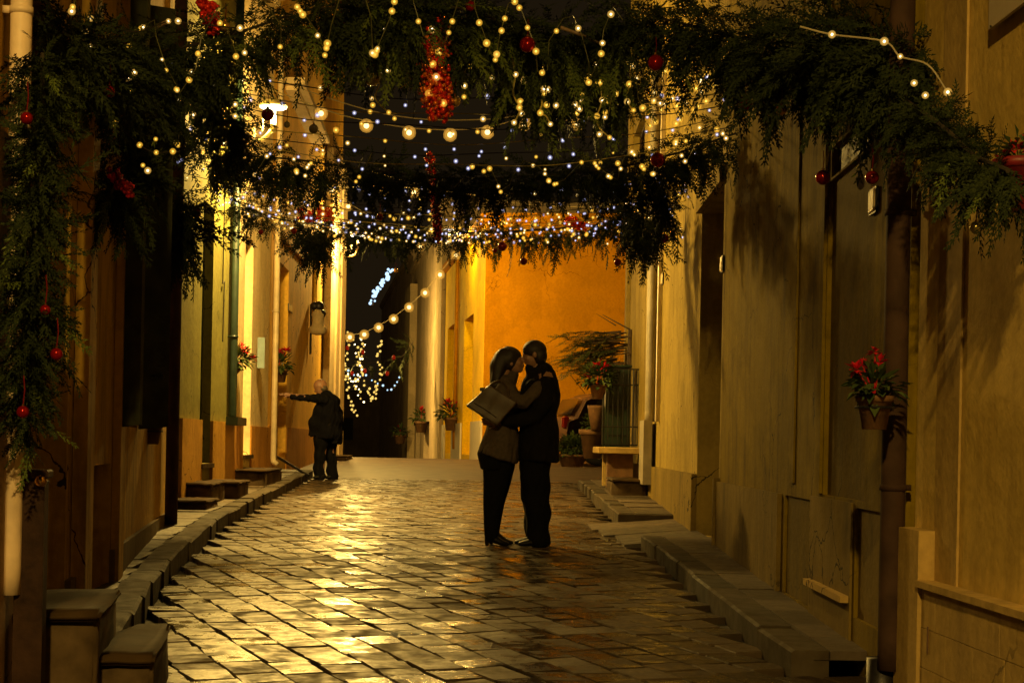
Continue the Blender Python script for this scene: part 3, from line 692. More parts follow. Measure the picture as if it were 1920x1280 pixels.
# railing
rx0, rx1, ry = at(1131, 750, 21.55).x, at(1206, 750, 21.55).x, 21.55
rr = thing('iron_railing', 'thin iron railing in front of the green cabinet', 'railing', (rx0, ry, g(ry)))
zt_, zb_ = at(1190, 692, ry).z, at(1190, 834, ry).z
for zz in (zt_, zt_ - .22, zb_ + .25, zb_): m = MB(); m.tube([(rx0 - .02, ry, zz), (rx1 + .02, ry, zz)], .011, 6); m.build('rail', 'iron', rr)
for k in range(9): m = MB(); xx = rx0 + (rx1 - rx0) * k / 8; m.tube([(xx, ry, zb_), (xx, ry, zt_)], .013 if k in (0, 6) else .006, 6); m.build('bar', 'iron', rr)

# number tiles
def tile(label, wl, px, py, w_, h_):
    a, zz = wl.s_of(px, py), wl.z_of(px, py); r = thing('number_tile', label, 'tile', wl.pt(a, 0, zz), 'ceramic house number tiles')
    m = MB(); wl.box(m, a - w_ / 2, a + w_ / 2, .003, .018, zz - h_ / 2, zz + h_ / 2); m.build('tile_back', 'iron', r)
    m = MB(); q = .012; pts = [(-w_ / 2 + q, -h_ / 2 + .004), (w_ / 2 - q, -h_ / 2 + .004), (w_ / 2 - .004, -h_ / 2 + q), (w_ / 2 - .004, h_ / 2 - q), (w_ / 2 - q, h_ / 2 - .004), (-w_ / 2 + q, h_ / 2 - .004), (-w_ / 2 + .004, h_ / 2 - q), (-w_ / 2 + .004, -h_ / 2 + q)]
    m.v = [wl.pt(a + x, .0185, zz + y) for x, y in pts] + [wl.pt(a + x * .8, .026, zz + y * .88) for x, y in pts]; m.f = [tuple(range(8, 16))] + [(i, (i + 1) % 8, 8 + (i + 1) % 8, 8 + i) for i in range(8)]
    m.build('tile_face', 'ceramic', r)
tile('cream number tile on the mustard house, under the dark red bauble', WM, 1643, 377, .13, .115)
tile('small number tile beside the dark gateway', WM, 1357, 495, .14, .13)
tile('small number tile on the beige house near the grey pipe', WB, 1243, 524, .3, .13)
tile('gold number tile beside the green house door', WG, 349, 492, .3, .13)
tile('gold number tile on the yellow-orange house', WO, 543, 578, .6, .12)

# ------------------------------------------------------------------ wall lamps
def wall_lamp(label, base, tip, power, k=1.0, lit=True):
    root = thing('street_lamp', label, 'street lamp', base)
    b, t = Vector(base), Vector(tip); D = t - b; hz = Vector((D.x, D.y, 0)); hl = hz.length; h = hz.normalized(); zt_ = D.z
    P = []
    for i in range(13):
        u = i / 12; P.append(b + h * (hl * u) + Vector((0, 0, -.22 * k * math.sin(u * PI * .62) * 1.0)))
    P2 = P[:-1]; e = P2[-1]
    for i in range(1, 7):
        a_ = i / 6 * PI / 2; P2.append(Vector((b.x + h.x * (hl - .10 + .10 * math.sin(a_)), b.y + h.y * (hl - .10 + .10 * math.sin(a_)), e.z + .12 * (1 - math.cos(a_)))))
    P2.append(Vector((t.x, t.y, t.z - .03)))
    m = MB(); m.tube(P2, .022, 8); m.build('arm', 'lamp_paint', root, True)
    m = MB(); m.tube([b + Vector((0, 0, -.28)), b + Vector((0, 0, .18))], .03, 8); m.build('wall_plate', 'lamp_paint', root, True)
    for cc, rr_, sg in ((.30, .10, 1), (.62, .085, -1)):
        m = MB(); c = b + h * (hl * cc) + Vector((0, 0, -.02)); pts = []
        for i in range(26):
            th = i / 25 * 3.4 * PI; rr2 = rr_ * (1 - .75 * i / 25); pts.append(c + h * (math.cos(th) * rr2 * sg) + Vector((0, 0, -math.sin(th) * rr2)))
        m.tube(pts, .013, 6); m.build('scroll', 'lamp_paint', root, True)
    m = MB(); m.tube([(t.x, t.y, t.z - .30), (t.x, t.y, t.z - .04)], .034, 10); m.build('stem', 'lamp_paint', root, True)
    m = MB(); m.lathe(t, [(.05, -.03), (.17, -.005), (.175, .02), (.12, .06), (.04, .085), (.015, .12)], 20); m.build('lamp_shade', 'lamp_paint', root, True)
    m = MB(); m.lathe(t + Vector((0, 0, -.012)), [(.055, -.026), (.155, -.004), (.156, -.002)], 20); m.build('lamp_glass', 'lamp_led', root)
    ld = bpy.data.lights.new('street_light', 'POINT'); ld.energy = power; ld.color = LAMP_C; ld.shadow_soft_size = .12; ld.specular_factor = .3
    lo = bpy.data.objects.new('street_light', ld); COL.objects.link(lo); lo.parent = root; lo.location = t + Vector((0, 0, -.085)) - root.location
    return root
t1 = at(513, 200, 18.1); b1 = Vector((xL(19.9), 19.9, at(455, 262, 19.9).z))
wall_lamp('lit scrolled wall lamp at the upper left above the cream house', b1, t1, LAMP_W[0])
t2 = at(670, 441, 32.8); b2 = Vector((xL(34.4) + .16, 34.4, at(615, 472, 34.4).z))
wall_lamp('lit scrolled wall lamp on the far left corner against the night sky', b2, t2, LAMP_W[1])
wall_lamp('assumed lamp added high on the golden side wall to brighten it, mostly hidden behind the farthest garland', WOS.pt(so(884), .1, at(884, 425, 37.6).z), WOS.pt(so(884), .62, at(884, 418, 37.6).z), 420)  # unseen lamp, assumed and added to brighten the golden wall strip
wall_lamp('assumed street lamp added further down the street to light the far houses, hidden by the lit left corner', Vector((-5.35, 51, 4.3)), Vector((-4.95, 51, 4.75)), LAMP_W[3])  # assumed lamp, placed out of sight to light the far facades
wall_lamp('assumed street lamp added behind the photographer, lighting the near walls', Vector((-1.5, -2.2, 5.2)), Vector((-.6, -2.2, 5.65)), LAMP_W[2])  # assumed lamp out of view, added for light on the near walls

# wrought iron bracket with a small shrine figure on the yellow house
c = WO.pt(WO.s_of(590, 620), .03, WO.z_of(590, 620)); sh = thing('shrine_bracket', 'wrought iron rod and small stone shrine on the lit corner above the old man', 'shrine', c)
Yc = c.y - 1.2
m = MB(); m.tube([at(583, 570, Yc), at(582, 664, Yc)], .022, 8); m.tube([at(583, 572, Yc), at(594, 572, Yc), at(599, 580, Yc)], .03, 6); m.build('iron_rod', 'iron', sh)
m = MB(); q = at(596, 614, Yc); m.lathe(q, [(.05, -.14), (.16, -.10), (.17, .0), (.12, .03), (.10, .16), (.13, .24), (.05, .36)], 14); m.build('stone_console', 'pale_pilaster', sh, True)
m = MB(); m.ball(at(598, 574, Yc), .10, 10); m.ball(at(604, 588, Yc), .08, 8); m.ball(at(590, 574, Yc), .09, 8); m.build('ornament', 'iron', sh, True)

# ------------------------------------------------------------------ poinsettia pots
def leaf_blade(m, p, d, L, W, up):
    d = d.normalized(); sd = d.cross(up).normalized() if d.cross(up).length > 1e-3 else Vector((1, 0, 0)); nrm = sd.cross(d)
    m.add([p, p + d * L * .5 + sd * W / 2 + nrm * L * .08, p + d * L - nrm * L * .12, p + d * L * .5 - sd * W / 2 + nrm * L * .08], [(0, 1, 2, 3)])
def rdir(rn, zmin=-1):
    while True:
        v = Vector((rn.uniform(-1, 1), rn.uniform(-1, 1), rn.uniform(zmin, 1)))
        if .1 < v.length < 1: return v.normalized()
def poinsettia(label, c, pot_r, pot_h, fr, nl, flowers, tilt=0, pot='terracotta', name='poinsettia_pot', wallpt=None):
    c = Vector(c); root = thing(name, label, 'potted plant', c); rn = random.Random(hash(label) % 1000 if False else len(label) * 7 + int(abs(c.x) * 100))
    m = MB(); m.lathe((0, 0, 0), [(pot_r * .68, -pot_h), (pot_r * .95, -pot_h * .18), (pot_r * 1.08, -pot_h * .17), (pot_r * 1.1, 0), (pot_r * .96, 0), (pot_r * .9, -pot_h * .1)], 16)
    rt = Matrix.Rotation(tilt, 3, 'Y'); m.v = [tuple(rt @ Vector(v) + c) for v in m.v]; m.build('pot', pot, root, True)
    if wallpt is not None:
        m = MB(); pts = [c + Vector((math.cos(a_) * pot_r * 1.05, math.sin(a_) * pot_r * 1.05, -pot_h * .35)) for a_ in [k * PI / 8 for k in range(17)]]; m.tube(pts, .006, 5); m.tube([c + Vector((0, 0, -pot_h * .35)), wallpt], .008, 5); m.build('pot_ring', 'iron', root)
    m = MB(); ax = rt @ Vector((0, 0, 1))
    for i in range(nl):
        d = rdir(rn, -.35); base = c + ax * fr * .25 + Vector((d.x, d.y, d.z * .8)) * fr * rn.uniform(.2, .75)
        leaf_blade(m, base, (d + Vector((0, 0, rn.uniform(-.5, .2)))), fr * rn.uniform(.35, .6) * (1 if nl < 150 else .5), fr * rn.uniform(.18, .3) * (1 if nl < 150 else .6), Vector((0, 0, 1)))
    for i in range(9): d = rdir(rn, .1); m.tube([c, c + d * fr * .6], fr * .02, 4)
    o = m.build('foliage', 'pot_leaves', root); o['kind'] = 'stuff'
    for (dx, dz, rr_) in flowers:
        m = MB(); q = c + Vector((dx, rn.uniform(-.02, .02), dz))
        for i in range(16): d = rdir(rn, -.3); leaf_blade(m, q + d * rr_ * .1, d, rr_ * rn.uniform(.7, 1.1), rr_ * .5, Vector((0, 0, 1)))
        m.tube([c, q], fr * .02, 4); m.build('flower', 'red_bract', root)
    return root
c = at(1640, 742, 6.0); poinsettia('terracotta pot of red poinsettia hung beside the brown downpipe on the right', c, .068, .13, .13, 110, [(-.075, .10, .045), (.0, .17, .035), (.012, .13, .04), (-.05, .12, .03)], wallpt=Vector((xR(6.75), 6.75, c.z - .04)))
c = at(440, 682, 19.3); poinsettia('tilted pot of red poinsettia leaning off the cream house wall', c, .11, .20, .24, 110, [(.14, .16, .09), (.22, .06, .08), (.08, .22, .06)], tilt=.5, wallpt=Vector((xL(19.4), 19.4, c.z)))
c = at(524, 692, 24.0); poinsettia('pot of red poinsettia hanging by the cream downpipe near the yellow house door', c, .13, .2, .25, 110, [(-.10, .26, .12), (.10, .27, .12), (0, .24, .1)], wallpt=Vector((xL(24), 24, c.z)))
c = at(279, 712, 10.8); poinsettia('shadowed poinsettia pot on the near left wall by the dark shutter', c, .09, .16, .15, 90, [(0, .13, .08), (-.05, .1, .06), (.05, .08, .07)], wallpt=Vector((xLN(11), 11, c.z)))
c = at(284, 795, 11.6); poinsettia('second shadowed pot lower on the near left wall', c, .08, .15, .13, 70, [(0, .05, .07)], wallpt=Vector((xLN(11.8), 11.8, c.z)))
c = at(790, 790, 56.0); poinsettia('dark potted poinsettia on the pale far house', c, .25, .4, .45, 70, [(0, .4, .2)])
c = at(846, 783, 42.5); poinsettia('potted poinsettia on the sill of the golden side wall', c, .2, .35, .45, 80, [(-.1, .38, .2), (.12, .36, .18)])
c = at(750, 815, 62.0); poinsettia('lowest dark pot plant on the far pale pilaster', c, .25, .35, .45, 60, [(0, .3, .15)])
c = at(1122, 705, 21.6); poinsettia('red poinsettia with trailing leaves on top of the green cabinet edge', c - Vector((0, 0, .12)), .12, .2, .36, 420, [(-.02, .25, .12), (.08, .24, .11), (-.16, .12, .07)])
c = at(1112, 805, 22.4); poinsettia('large terracotta pot with leafy plant left of the stone bench', c, .19, .42, .26, 200, [])
tp = MB(); c = at(1118, 760, 22.2); tp.lathe(c, [(.07, -.35), (.12, -.05), (.13, 0), (.11, 0), (.09, -.04)], 14); tag(tp.build('terracotta_jar', 'terracotta', None, True), 'slim terracotta jar above the large pot by the green cabinet', 'jar')
c = at(1073, 846, 25.0); poinsettia('low green bush in a sunken pot at the foot of the parked car', c - Vector((0, 0, .05)), .24, .2, .36, 700, [])
c = at(1910, 300, 4.9); poinsettia('dark red hanging pot at the right edge by the garland end', c, .075, .16, .09, 60, [(-.02, .03, .04), (.03, .05, .04), (-.05, -.0, .03)], pot='red_pot')

# ------------------------------------------------------------------ cypress sprigs
def sprig_geo(seed, L=.40, n=13, sub=4, wdt=.30):
    rn = random.Random(seed); V = []; Fc = []
    def quad(p, d, l, w_, nrm):
        sd = d.cross(nrm).normalized(); o = len(V)
        V.extend([p, p + d * l * .45 + sd * w_, p + d * l, p + d * l * .45 - sd * w_]); Fc.append((o, o + 1, o + 2, o + 3))
    def axis(t): return Vector((t * L, .025 * math.sin(t * 5 + seed), -.10 * L * t * t * 2))
    for i in range(n):
        t = .06 + .94 * i / (n - 1); p = axis(t); dmain = (axis(min(1, t + .02)) - axis(t - .02)).normalized()
        quad(p, dmain, L / n * 1.6, .006, Vector((0, .1, 1)))
        for sg in (-1, 1):
            bl = L * wdt * (1 - t * .75) * rn.uniform(.65, 1.1) * (.55 + .6 * math.sin(min(1, t * 2.2) * PI / 2)); a_ = rn.uniform(.45, .8)
            d = (dmain * math.cos(a_) + Vector((0, sg, 0)) * math.sin(a_) + Vector((0, 0, rn.uniform(-.35, .2)))).normalized()
            k2 = max(2, int(sub * (1 - t * .5)))
            for j in range(k2):
                u = j / k2; q = p + d * bl * u + Vector((0, 0, -.12 * bl * u * u)); nrm = Vector((rn.uniform(-.4, .4), rn.uniform(-.4, .4), 1))
                quad(q, d, bl / k2 * 1.5, .0062, nrm)
                if j < k2:
                    for s2 in (-1, 1):
                        d2 = (d + d.cross(Vector((0, 0, 1))).normalized() * s2 * .9).normalized(); quad(q + d * bl / k2 * .3, d2, bl * .34 * (1.1 - u), .0056, nrm)
    return V, Fc
SPR = [sprig_geo(i, .38 + .04 * (i % 3), 13, 4) for i in range(4)]
SPRM = []
for V, Fc in SPR:
    m = MB(); m.v = [tuple(v) for v in V]; m.f = Fc; SPRM.append(m.mesh('cypress_sprig', 'cypress'))
SPRL = []
for me in SPRM: c2 = me.copy(); c2.materials[0] = M['cypress_lit']; SPRL.append(c2)
SPS = []
for i in range(4):
    V, Fc = sprig_geo(20 + i, .32, 9, 3); SPS.append((np.array([tuple(v) for v in V]), np.array(Fc)))
def orient(d, roll):
    d = d.normalized(); q = d.to_track_quat('X', 'Z'); return q.to_matrix() @ Matrix.Rotation(roll, 3, 'X')
def catmull(P, n):
    P = [Vector(p) for p in P]; Q = [P[0] * 2 - P[1]] + P + [P[-1] * 2 - P[-2]]; out = []
    for i in range(1, len(Q) - 2):
        for k in range(n):
            t = k / n; a, b, c, d = Q[i - 1], Q[i], Q[i + 1], Q[i + 2]
            out.append(.5 * ((2 * b) + (c - a) * t + (2 * a - 5 * b + 4 * c - d) * t * t + (3 * b - a - 3 * c + d) * t ** 3))
    out.append(P[-1]); return out
def garland(label, pts, rad, n_obj, n_stuff, droop=.5, seed=1, group='evergreen garlands over the street', scale=1.0, light=.12, cat='garland'):
    rn = random.Random(seed); path = catmull(pts, 8); root = thing('evergreen_garland', label, cat, path[0], group)
    rp = MB(); rp.tube(path, .008, 6); rp.build('rope', 'rope_dark', root)
    cum = [0]
    for a, b in zip(path, path[1:]): cum.append(cum[-1] + (b - a).length)
    rads = rad if isinstance(rad, (list, tuple)) else [rad, rad]
    def sample():
        u = rn.random() * cum[-1]; i = 0
        while cum[i + 1] < u and i < len(path) - 2: i += 1
        f = (u - cum[i]) / max(1e-6, cum[i + 1] - cum[i]); q = u / cum[-1] * (len(rads) - 1); k = min(int(q), len(rads) - 2)
        return path[i].lerp(path[i + 1], f), rads[k] + (rads[k + 1] - rads[k]) * (q - k), (path[i + 1] - path[i]).normalized()
    for _ in range(n_obj):
        p, r, t = sample(); d = rdir(rn); d = (d + Vector((0, 0, -droop * rn.uniform(.6, 2.2))) + t * rn.uniform(-.5, .5)).normalized()
        off = d * r * rn.uniform(.15, .9); mt = orient(d, rn.uniform(-1.2, 1.2))
        inst('sprig', rn.choice(SPRL if rn.random() < light else SPRM), root, p + off, mt.to_euler(), scale * rn.uniform(.7, 1.2))
    VV = []; FF = []; o = 0
    for _ in range(n_stuff):
        p, r, t = sample(); d = rdir(rn); off = d * r * rn.uniform(.05, .75); d = (d + Vector((0, 0, -droop * .8)) + t * rn.uniform(-.8, .8)).normalized()
        Vn, Fn = rn.choice(SPS); mt = np.array(orient(d, rn.uniform(-PI, PI))) * scale * rn.uniform(.6, 1.0)
        VV.append(Vn @ mt.T + np.array(p + off - root.location)); FF.append(Fn + o); o += len(Vn)
    if VV:
        VV = np.concatenate(VV); FF = np.concatenate(FF); me = bpy.data.meshes.new('foliage')
        me.vertices.add(len(VV)); me.vertices.foreach_set('co', VV.ravel()); me.loops.add(FF.size); me.loops.foreach_set('vertex_index', FF.ravel())
        me.polygons.add(len(FF)); me.polygons.foreach_set('loop_start', np.arange(0, FF.size, 4)); me.update(calc_edges=True)
        me.materials.append(M['cypress']); ob_ = bpy.data.objects.new('foliage', me); COL.objects.link(ob_); ob_.parent = root; ob_['kind'] = 'stuff'
    return root
G = lambda L_: [at(*p) for p in L_]
garland('thick evergreen garland across the top left of the picture', G([(110, 60, 6.0), (230, 105, 7.5), (400, 75, 8.2), (540, 30, 8.6)]), [.08, .16, .20, .15], 180, 400, .8, 1, scale=.72)
garland('drooping evergreen bunch hanging below the top left garland', G([(250, 140, 8.0), (245, 220, 7.8), (235, 310, 7.6), (200, 375, 7.3)]), [.14, .13, .11, .06], 80, 180, .8, 2, scale=.62)
garland('vertical evergreen garland wound down the white pipe at the left edge', G([(80, 100, 5.1), (80, 300, 5.05), (60, 480, 5.0), (62, 640, 5.0), (50, 740, 5.0), (42, 800, 5.0)]), [.08, .085, .09, .08, .05, .02], 200, 520, .6, 3, scale=.42)
garland('evergreen garland hanging along the top middle of the picture', G([(560, 20, 8.6), (720, 10, 8.8), (880, 20, 9.0), (1020, 70, 9.2), (1160, 60, 9.2)]), [.16, .16, .17, .22, .22], 240, 520, .9, 4, light=.5, scale=.8)
garland('loose green fronds hanging among the golden strands right of the middle', G([(960, 130, 9.5), (1040, 165, 9.6), (1120, 150, 9.6), (1190, 150, 9.5)]), [.10, .16, .16, .12], 80, 160, 1.1, 21, light=.8, scale=.75)
garland('short green fronds behind the gold bauble at the top middle', G([(640, 40, 9.3), (740, 60, 9.4), (850, 50, 9.4)]), [.10, .13, .12], 60, 140, 1.1, 22, light=.7, scale=.7)
garland('massive evergreen garland across the top right', G([(1150, 10, 9.2), (1300, 50, 8.9), (1440, 80, 8.3), (1580, 75, 7.4), (1710, 110, 6.1)]), [.20, .26, .29, .24, .13], 270, 800, .9, 5, light=.04, scale=.78)
garland('evergreen garland end drooping against the near right wall', G([(1700, 190, 5.9), (1770, 240, 5.4), (1825, 290, 5.1), (1890, 320, 4.7)]), [.06, .07, .07, .03], 95, 200, .9, 6, scale=.48, light=.02)
garland('dark evergreen garland sagging across the middle, in front of the cold white lights', G([(330, 230, 12.0), (430, 285, 12.1), (560, 300, 12.2), (700, 320, 12.3), (850, 335, 12.4), (1000, 330, 12.3), (1150, 315, 12.2), (1260, 290, 12.0), (1380, 250, 11.6)]), [.16, .16, .14, .10, .08, .08, .08, .12, .15], 240, 620, .8, 7, scale=.8, light=.06)
garland('evergreen bunch hanging on the right end of the middle garland', G([(1225, 300, 12.2), (1230, 350, 12.3), (1250, 385, 12.3)]), [.10, .08, .04], 34, 50, 1.0, 8, light=.05, scale=.8)
garland('farthest evergreen garland, under the dense rows of cold white lights', G([(430, 372, 15.6), (520, 410, 15.7), (640, 423, 15.8), (780, 434, 15.9), (900, 436, 15.9), (1030, 430, 15.9), (1150, 418, 15.8), (1250, 395, 15.6)]), [.12, .14, .08, .05, .08, .10, .11, .11], 230, 300, .8, 9, scale=.72, light=.1)
garland('small evergreen bunch under the left part of the farthest garland', G([(585, 425, 15.6), (595, 450, 15.6), (600, 465, 15.6)]), [.09, .08, .04], 34, 60, .9, 10, scale=.8)
garland('evergreen twig hanging before the beige right wall', G([(1175, 380, 14.8), (1200, 415, 14.8), (1225, 440, 14.8)]), [.10, .10, .08], 36, 60, .9, 11)
garland('dark wreath bunch hanging before the green house', G([(322, 380, 12.0), (328, 415, 12.0), (332, 450, 12.0)]), [.13, .13, .08], 40, 160, .8, 12, light=0)
garland('evergreen bunch covering the wall beside the upper left street lamp', G([(330, 110, 9.4), (390, 160, 9.5), (430, 215, 9.6), (445, 250, 9.7)]), [.13, .14, .11, .06], 70, 200, .9, 23, scale=.72)

# twigs: pale cut branches visible in the garland
def twig(label, a, b, r=.012):
    m = MB(); mid = (a + b) / 2 + Vector((0, .02, .01)); m.tube([a, mid, b], [r, r * .95, r * .7], 7); tag(m.build('cut_branch', 'twig', None, True), label, 'branch', 'cut branches in the garland')
twig('pale cut branch sloping up in the top left garland', at(155, 122, 7.6), at(222, 88, 7.9), .014)
twig('short pale cut branch beside the white light, upper left', at(292, 52, 7.9), at(318, 40, 7.9), .012)
twig('long pale cut branch in the top middle garland', at(1052, 52, 8.8), at(1130, 84, 9.0), .010)

# ------------------------------------------------------------------ lights on strings
def ico(r, sub=0):
    bm = bmesh.new(); bmesh.ops.create_icosphere(bm, subdivisions=sub + 1, radius=r); me = bpy.data.meshes.new('bulb'); bm.to_mesh(me); bm.free(); return me
def cap(name, col, a):  # see-through emissive shell that paints a halo of glow around a bulb core
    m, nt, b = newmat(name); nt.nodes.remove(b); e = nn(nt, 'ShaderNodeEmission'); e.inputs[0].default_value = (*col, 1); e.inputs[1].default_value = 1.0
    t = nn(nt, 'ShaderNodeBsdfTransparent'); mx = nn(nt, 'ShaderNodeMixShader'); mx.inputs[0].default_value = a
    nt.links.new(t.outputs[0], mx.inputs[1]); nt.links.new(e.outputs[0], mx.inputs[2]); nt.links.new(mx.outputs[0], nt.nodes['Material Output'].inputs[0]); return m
cap('halo_warm', (1.0, .50, .04), .27); cap('halo_cold', (.45, .45, .75), .22); cap('halo_white', (1.0, .55, .10), .22); cap('halo_globe', (1.0, .48, .06), .22)
HALOS = {'led_warm': ('halo_warm', 1.75), 'led_cold': ('halo_cold', 1.5), 'led_white': ('halo_white', 1.75), 'globe_warm': ('halo_globe', 1.7)}
def bulbmesh(r, mat, sub=0, haloed=True):
    if mat not in HALOS or not haloed: me = ico(r, sub); me.materials.append(M[mat]); me.name = 'bulb'; return me
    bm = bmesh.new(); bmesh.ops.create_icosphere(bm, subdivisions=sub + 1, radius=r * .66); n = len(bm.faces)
    bmesh.ops.create_icosphere(bm, subdivisions=2, radius=r * HALOS[mat][1]); bm.faces.ensure_lookup_table()
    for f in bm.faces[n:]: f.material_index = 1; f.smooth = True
    n2 = len(bm.faces); bmesh.ops.create_icosphere(bm, subdivisions=2, radius=r * (1 + (HALOS[mat][1] - 1) * .45)); bm.faces.ensure_lookup_table()
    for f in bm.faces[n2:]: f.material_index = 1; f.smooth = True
    me = bpy.data.meshes.new('bulb'); bm.to_mesh(me); bm.free(); me.materials.append(M[mat]); me.materials.append(M[HALOS[mat][0]]); return me
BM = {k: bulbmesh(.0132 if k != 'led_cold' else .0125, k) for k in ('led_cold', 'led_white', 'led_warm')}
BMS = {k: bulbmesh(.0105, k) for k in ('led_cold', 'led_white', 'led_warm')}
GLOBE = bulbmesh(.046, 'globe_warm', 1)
rn_b = random.Random(9)
def string(name, label, cat, wire_pts, bulbs, wire='wire_green', wr=.0035, group=None, sock=False):
    root = thing(name, label, cat, wire_pts[0], group); m = MB(); m.tube(wire_pts, wr, 4, False); m.build('wire', wire, root)
    for (p, me) in bulbs: inst('bulb', me, root, p, None, (.62 if p.y < 8 else .82) * (.75 + .45 * rn_b.random()))
    return root
rn = random.Random(3)
NAMES = ['nearest', 'second', 'third', 'fourth', 'fifth', 'sixth', 'seventh', 'eighth', 'ninth', 'tenth', 'eleventh', 'twelfth', 'thirteenth', 'fourteenth', 'fifteenth', 'farthest']
rows = [9.4, 9.9, 10.4, 10.9, 11.4, 11.9, 12.5, 13.1, 13.7, 14.2, 14.6, 14.9, 15.2, 15.5, 15.8, 16.1]
for i, Y in enumerate(rows):
    xl, xr = (xLN(Y) + .02 if Y < 14 else xL(Y) + .45), xR(Y) - .06; tilt = rn.uniform(-.12, .12); zm = rn.uniform(2.03, 2.13); ends = zm + (.30 if Y > 13 else .24)
    def P(u, Y=Y, xl=xl, xr=xr, tilt=tilt, zm=zm, ends=ends): return Vector((xl + (xr - xl) * u, Y + tilt * (u - .5), EYE + zm + (ends - zm) * (2 * u - 1) ** 2 + .012 * math.sin(u * 19 + Y * 3)))
    pts = [P(k / 26) for k in range(27)]; bl = []; sp = rn.uniform(.18, .26) if Y < 13 else (.15 if Y < 14 else .10); x = xl + .1
    while x < xr - .03:
        u = (x - xl) / (xr - xl); p = P(u) + Vector((0, rn.uniform(-.02, .02), rn.uniform(-.055, .01)))
        mt = 'led_cold' if rn.random() > (.45 if Y < 11.6 else .3) else ('led_warm' if rn.random() < .6 else 'led_white')
        bl.append((p, (BM if rn.random() < .55 else BMS)[mt])); x += sp * rn.uniform(.45, 1.6)
    string('fairy_light_string', f'{NAMES[i]} row of fairy lights strung across the street, counted from the camera', 'fairy lights', pts, bl, 'wire_gold' if i % 2 else 'wire_dark', .0035, 'fairy light rows across the street')
def hang(label, pts, bulbs, Y=9.2, col='led_warm', wire='wire_gold', group='short light strands hanging from the top garland', wr=.0045):
    pp_ = catmull([at(x, y, Y) for x, y in pts], 6); bl = [(at(x, y, Y - .02), BM['led_white' if (k % 2 == 0) else col]) for k, (x, y) in enumerate(bulbs)]
    return string('light_strand', label, 'light strand', pp_, bl, wire, wr, group)
hang('short golden light strand at the right edge of the left house', [(655, 10), (650, 60), (632, 80), (631, 120), (633, 160)], [(660, 63), (631, 75), (633, 98)])
hang('curling golden light strand beside the large olive bauble', [(690, 0), (690, 60), (697, 110), (712, 150), (704, 185), (730, 212)], [(697, 185), (729, 211)])
hang('light strand with three warm bulbs left of the small gold bauble', [(726, 20), (722, 60), (723, 100), (727, 135)], [(718, 55), (721, 98), (727, 132)])
hang('unlit pale strand curling under the small gold bauble', [(757, 105), (762, 130), (768, 152), (750, 166)], [])
hang('light strand through the orange bead cluster', [(802, 10), (798, 40), (795, 75), (806, 108), (822, 114)], [(796, 35), (796, 62), (805, 107), (822, 113)])
hang('long light strand right of the orange bead cluster', [(850, 8), (872, 20), (874, 80), (872, 130), (871, 180)], [(857, 40), (882, 125), (871, 161), (870, 182)])
hang('light strand with three bulbs above the fourth globe', [(914, 40), (910, 90), (914, 120), (922, 146)], [(909, 80), (908, 110), (923, 146)])
hang('light strand ending beside the fifth globe', [(958, 100), (966, 140), (962, 175), (974, 205), (964, 232)], [(967, 140), (974, 202), (964, 230)])
hang('looping golden strand below the shiny red bauble', [(1005, 110), (1012, 160), (1016, 195), (1010, 212), (1024, 218), (1032, 234)], [(1028, 168), (1025, 197), (1032, 233), (1013, 212)])
hang('long golden strand right of the sixth globe', [(1110, 115), (1124, 150), (1128, 190), (1119, 220), (1124, 240), (1143, 258)], [(1117, 123), (1126, 155), (1129, 188), (1119, 218), (1124, 252), (1143, 258)])
hang('golden strand before the top of the beige house', [(1190, 110), (1182, 150), (1176, 185), (1188, 210)], [(1186, 125), (1180, 158), (1176, 191), (1188, 207)])
def wires(label, pts, bulbs, Y, col, wire='wire_dark', group='fairy light wires along the garlands', big=True):
    string('light_wire', label, 'fairy lights', catmull([at(x, y, Y) for x, y in pts], 6), [(at(x, y, Y), (BM if big else BMS)[col if rn.random() < .7 else 'led_white']) for x, y in bulbs], wire, .003, group)
wires('warm light wire through the upper left garland', [(100, 20), (170, 36), (250, 60), (316, 40), (335, 42), (450, 54)], [(170, 35), (160, 60), (168, 88), (316, 40), (334, 40), (450, 53), (252, 136)], 6.6, 'led_white')
wires('warm light wire through the hanging left bunch', [(200, 215), (262, 272), (293, 286), (324, 284)], [(216, 232), (262, 272), (292, 261), (293, 286), (324, 284), (268, 310), (277, 320)], 7.3, 'led_warm')
wires('warm light wire before the dark left house top', [(300, 190), (360, 200), (441, 220)], [(360, 136), (322, 192), (335, 188), (358, 194), (362, 216), (441, 196), (441, 218)], 9.3, 'led_white')
wires('upper warm wire of lights under the right garland', [(1130, 195), (1240, 195), (1365, 172)], [(1150, 133), (1163, 139), (1227, 174), (1238, 194), (1287, 194), (1315, 172), (1365, 173), (1161, 198)], 10.2, 'led_white')
wires('lower warm wire of lights under the right garland', [(1130, 215), (1240, 207), (1330, 192), (1380, 178)], [(1240, 207), (1269, 199), (1280, 210), (1310, 200), (1324, 190), (1229, 229), (1219, 236), (1268, 232)], 10.4, 'led_warm')
wires('six white lights on a wire over the near right garland', [(1500, 50), (1560, 65), (1658, 78), (1688, 106), (1740, 122), (1777, 173)], [(1560, 65), (1658, 78), (1688, 106), (1714, 156), (1735, 179), (1777, 173)], 5.6, 'led_white', 'wire_white')
wires('knot of cold lights at the left wall before the green pipe', [(395, 335), (412, 350), (425, 372), (432, 385)], [(398, 338), (412, 340), (400, 347), (420, 350), (405, 358), (413, 365), (420, 372), (410, 376), (424, 380), (418, 384), (430, 380), (412, 386)], 15.5, 'led_cold')
